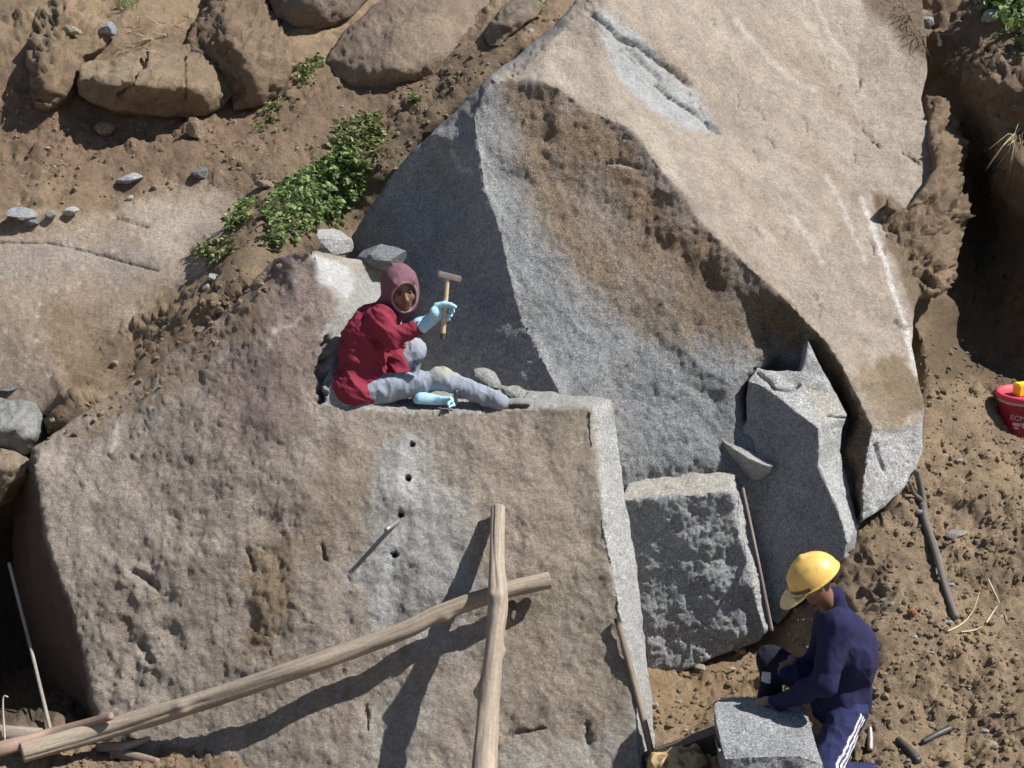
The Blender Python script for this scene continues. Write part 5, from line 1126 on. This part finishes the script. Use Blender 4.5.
TV = [tuple(v.co) for v in tme.vertices]; TF = [tuple(p.vertices) for p in tme.polygons]
WHT = plain('white_print', (.55, .42, .42), .6, 60., .4); mk('lettering', wrap(TV, -.115, .125), TF, WHT, parent=bk, smooth=False)
bl = []; bf = []
for i, (x, y, w_, h_) in enumerate(((-.095, .085, .05, .022), (-.04, .095, .035, .014), (-.035, .075, .04, .018), (-.085, .065, .03, .012))):
    for ix in range(5):
        for iy in (0, 1): bl.append((x + w_ * ix / 4, y + h_ * iy, 0))
    b0 = i * 10
    for ix in range(4): bf.append((b0 + ix * 2, b0 + ix * 2 + 2, b0 + ix * 2 + 3, b0 + ix * 2 + 1))
mk('printed_mark', wrap(bl, 0, -.0), bf, WHT, parent=bk, smooth=False)
tag(bk, 'red plastic bucket with lid and pale print standing at the right edge', 'bucket')
# ============================================================ plants
def leafmat(name, c1, c2):
    m, nt, b = newmat(name); L = nt.links.new
    g = N(nt, 'ShaderNodeNewGeometry'); r = ramp(nt, [(0., (.16, .13, .06)), (.06, c1), (.6, c2), (1., tuple(np.array(c2) * 1.5))], g.outputs['Random Per Island']); L(r.outputs[0], b.inputs['Base Color'])
    b.inputs['Roughness'].default_value = .55; b.inputs['Specular IOR Level'].default_value = .3
    tr = N(nt, 'ShaderNodeBsdfTranslucent'); L(r.outputs[0], tr.inputs['Color']); mx = N(nt, 'ShaderNodeMixShader'); mx.inputs[0].default_value = .3
    out = [n for n in nt.nodes if n.type == 'OUTPUT_MATERIAL'][0]; L(b.outputs[0], mx.inputs[1]); L(tr.outputs[0], mx.inputs[2]); L(mx.outputs[0], out.inputs[0]); return m
LEAF = leafmat('weed_leaves', (.07, .11, .035), (.20, .27, .10)); LEAFD = leafmat('pale_weed_leaves', (.08, .10, .035), (.20, .22, .09)); STRAW = plain('dry_straw', (.40, .31, .18), .8, 20., .4)
def weeds(name, label, poly, n, size, high, mat, seed, cat='weeds', sprigs=None, only=[0]):
    rg = np.random.default_rng(seed); xs = [p[0] for p in poly]; ys = [p[1] for p in poly]; sp = []
    ns = sprigs or max(6, n // 14)
    while len(sp) < ns:
        x, y = rg.uniform(min(xs), max(xs)), rg.uniform(min(ys), max(ys))
        if poly_sd(np.array([x]), np.array([y]), poly)[0] > rg.uniform(-8, 1): continue
        p, nn = hit(x, y, only)
        sp.append((p, nn))
    root = empty(name, sum((p for p, _ in sp), Vector()) / len(sp)); V, Fc, SV, SF = [], [], [], []
    for p, nn in sp:
        up = (nn * .4 + Vector((0, 0, 1)) + Vector(rg.normal(size=3)) * .45).normalized(); H = high * rg.uniform(.35, 1.1)
        tip = p + up * H; s1 = up.orthogonal().normalized() * .003; b0 = len(SV)
        SV += [p - s1, p + s1, tip + s1 * .4, tip - s1 * .4]; s2 = up.cross(s1); SV += [p - s2, p + s2, tip + s2 * .4, tip - s2 * .4]; SF += [(b0, b0 + 1, b0 + 2, b0 + 3), (b0 + 4, b0 + 5, b0 + 6, b0 + 7)]
        for k in range(max(3, n // ns)):
            t = rg.uniform(.15, 1.05); c = p + up * H * t; d = Vector(rg.normal(size=3)); d = (d - up * d.dot(up)).normalized() + up * rg.uniform(.0, .6); d.normalize()
            L_ = size * rg.uniform(.6, 1.3); wd = d.cross(Vector(rg.normal(size=3))).normalized() * L_ * .27; dr = Vector((0, 0, -L_ * rg.uniform(.0, .3))); nrm = d.cross(wd).normalized() * L_ * .06
            b0 = len(V); V += [c, c + d * L_ * .3 + wd, c + d * L_ * .35 + nrm, c + d * L_ * .3 - wd, c + d * L_ * .72 + wd * .8 + dr * .5, c + d * L_ * .75 + nrm + dr * .5, c + d * L_ * .72 - wd * .8 + dr * .5, c + d * L_ + dr]
            Fc += [(b0, b0 + 1, b0 + 2), (b0, b0 + 2, b0 + 3), (b0 + 1, b0 + 4, b0 + 5, b0 + 2), (b0 + 2, b0 + 5, b0 + 6, b0 + 3), (b0 + 4, b0 + 7, b0 + 5), (b0 + 5, b0 + 7, b0 + 6)]
    mk('foliage', np.array([tuple(v) for v in V]), Fc, mat, parent=root, smooth=False); mk('stem', np.array([tuple(v) for v in SV]), SF, LEAFD, parent=root, smooth=False)['kind'] = 'stuff'
    return tag(root, label, cat, None)
weeds('leafy_weed', 'dense bright green leafy weed patch left of the dark rock face', [(262, 215), (280, 190), (300, 172), (330, 158), (345, 150), (380, 168), (368, 190), (345, 218), (325, 232), (300, 240), (278, 256), (264, 240)], 2400, .044, .15, LEAF, 1, sprigs=230)
weeds('leafy_weed', 'sparser pale green weeds above the dense patch, in the boulder shadow edge', [(320, 150), (340, 122), (375, 112), (388, 128), (380, 160), (350, 158)], 700, .045, .08, LEAFD, 2, sprigs=90)
weeds('leafy_weed', 'small dark weed sprig left of the dense green patch', [(226, 232), (232, 212), (250, 196), (262, 204), (250, 222), (236, 236)], 240, .045, .09, LEAF, 3, sprigs=26)
weeds('leafy_weed', 'low olive weeds on the soil between bedrock and front block', [(190, 262), (200, 244), (222, 236), (238, 246), (236, 262), (215, 266)], 420, .035, .06, LEAFD, 4, sprigs=50)
weeds('leafy_weed', 'pale olive weeds between the two upper rounded boulders', [(290, 84), (296, 64), (318, 54), (326, 64), (316, 82), (300, 90)], 260, .04, .07, LEAFD, 5, sprigs=40)
weeds('leafy_weed', 'thin creeping weeds right of the rough earth-covered rock', [(258, 130), (262, 98), (285, 92), (282, 118), (272, 140)], 170, .035, .05, LEAFD, 6, sprigs=30)
weeds('leafy_weed', 'broad-leaved green weeds in the top right corner', [(984, -14), (1040, -20), (1050, 50), (1012, 58), (1000, 30), (986, 12)], 650, .085, .20, LEAF, 7, sprigs=60, only=None)
weeds('leafy_weed', 'tiny green weed under the big rounded boulder', [(404, 100), (414, 92), (424, 98), (416, 106)], 60, .035, .05, LEAF, 8, sprigs=10)
weeds('leafy_weed', 'dark little weeds at the crest left of the huge boulder top', [(520, 8), (532, -4), (546, 2), (540, 14)], 90, .045, .06, LEAF, 9, sprigs=14)
def tuft(name, label, spots, n, L_, seed, mat=STRAW, dirn=(0, 0, -1), spread=.5, wid=.004, only=None):
    rg = np.random.default_rng(seed); V, Fc = [], []
    for (x, y) in spots:
        p, nn = hit(x, y, only)
        for k in range(n):
            q = p + Vector(rg.normal(size=3)) * .03; d = (Vector(dirn) + nn * .5 + Vector(rg.normal(size=3)) * spread).normalized(); s = d.orthogonal().normalized() * wid; LL = L_ * rg.uniform(.4, 1.2); b0 = len(V); g = Vector((0, 0, -LL * .25))
            V += [q - s, q + s, q + d * LL * .5 + s * .8 + nn * LL * .1, q + d * LL * .5 - s * .8 + nn * LL * .1, q + d * LL + g]; Fc += [(b0, b0 + 1, b0 + 2, b0 + 3), (b0 + 3, b0 + 2, b0 + 4)]
    return tag(mk(name, np.array([tuple(v) for v in V]), Fc, mat, smooth=False), label, 'grass tuft', None, None)
tuft('grass_tuft', 'dry straw hanging from the overhanging earth at the right edge', [(1018, 134), (1022, 138), (1015, 138), (1020, 143)], 16, .32, 3, dirn=(-.45, -.1, -.8), spread=.18)
tuft('grass_tuft', 'brown roots and dry grass hanging over the slab top right', [(900, 6), (906, 14), (912, 22), (917, 32), (920, 44)], 20, .2, 4, dirn=(-.2, -.2, -.8), spread=.4, mat=plain('dry_roots', (.16, .115, .07), .9, 20., .4))
tuft('grass_tuft', 'short green and straw grass at the top edge above the blocky boulder', [(120, 6), (128, 8), (134, 4)], 22, .16, 5, mat=LEAFD, dirn=(0, -.1, 1), spread=.3)
tuft('grass_tuft', 'dead straw and roots lying over the blocky boulder top', [(140, 30), (150, 42), (165, 36), (178, 28), (190, 20), (158, 55)], 9, .25, 6, dirn=(-.5, -.3, -.5), spread=.5, mat=plain('dead_straw', (.26, .19, .12), .9, 20., .4))
# ============================================================ loose clods and gravel (nobody could count them)
def clods(n, seed, zones, smin, smax, pw, name, cols=(DIRT_D, DIRT_Y), pale=.04):
    rg = np.random.default_rng(seed); bm = bmesh.new(); bmesh.ops.create_icosphere(bm, subdivisions=1, radius=1.); B = np.array([tuple(v.co) for v in bm.verts]); BF = np.array([[v.index for v in f.verts] for f in bm.faces]); bm.free()
    m = n * 6; X = rg.uniform(-20, 1044, m); Y = rg.uniform(-10, 790, m); z = np.zeros(m)
    for p, v in zones: z = np.maximum(z, v * (1 - sstep(-10, 10, poly_sd(X, Y, p))))
    z = z * (.35 + 1.3 * sstep(-.2, .4, fbm(np.c_[X, Y, X * 0], .02, 3, seed))); ok = rg.random(m) < z; X, Y = X[ok][:n], Y[ok][:n]; V, Fc, C, k = [], [], [], 0; O = Vector((0, 0, CZ))
    for x, y in zip(X, Y):
        d = Vector(ray(x, y)).normalized(); b = SURF[0].ray_cast(O, d)
        if b[0] is None: continue
        if any((q_.ray_cast(O, d, b[3] - .02)[0] is not None) for q_ in SURF[1:]):
            b = SURF[2].ray_cast(O, d)
            if b[0] is None or poly_sd(np.array([x]), np.array([y]), SEAM)[0] > 0 or rg.random() < .35: continue
        s = smin + (smax - smin) * rg.random() ** pw; Bv = B * (1 + rg.normal(size=(len(B), 1)) * .18) * rg.uniform(.55, 1.2, 3) * s
        V.append(Bv + np.array(b[0]) + (0, 0, s * .1)); Fc.append(BF + k * len(B)); t = rg.random(); c = cols[0] * (1 - t) + cols[1] * t
        if rg.random() < pale: c = np.array((.48, .46, .43))
        C.append(np.tile(c, (len(B), 1))); k += 1
    o = mk(name, np.concatenate(V), np.concatenate(Fc), ROCK, cols=np.concatenate(C), smooth=False); return tag(o, 'loose clods and grit scattered over the bare earth', 'soil clods', None, 'stuff')
ZP = [([(850, 400), (930, 330), (1030, 380), (1030, 780), (850, 780), (880, 560)], 1.), ([(650, 650), (790, 590), (870, 620), (860, 768), (650, 768)], .9), ([(100, 385), (180, 300), (270, 262), (290, 262), (200, 345), (120, 400), (60, 430)], 1.), ([(0, 100), (480, 60), (400, 170), (350, 230), (250, 260), (230, 185), (0, 210)], .42), ([(400, 60), (580, 0), (450, 115), (360, 215)], .7), ([(0, 745), (300, 745), (300, 775), (0, 775)], .9)]
SEAM = [(30, 440), (110, 385), (200, 330), (262, 260), (285, 262), (262, 300), (215, 350), (130, 410), (60, 460)]
ZP.append((SEAM, 1.))
clods(15000, 5, ZP, .003, .026, 7., 'loose_soil')
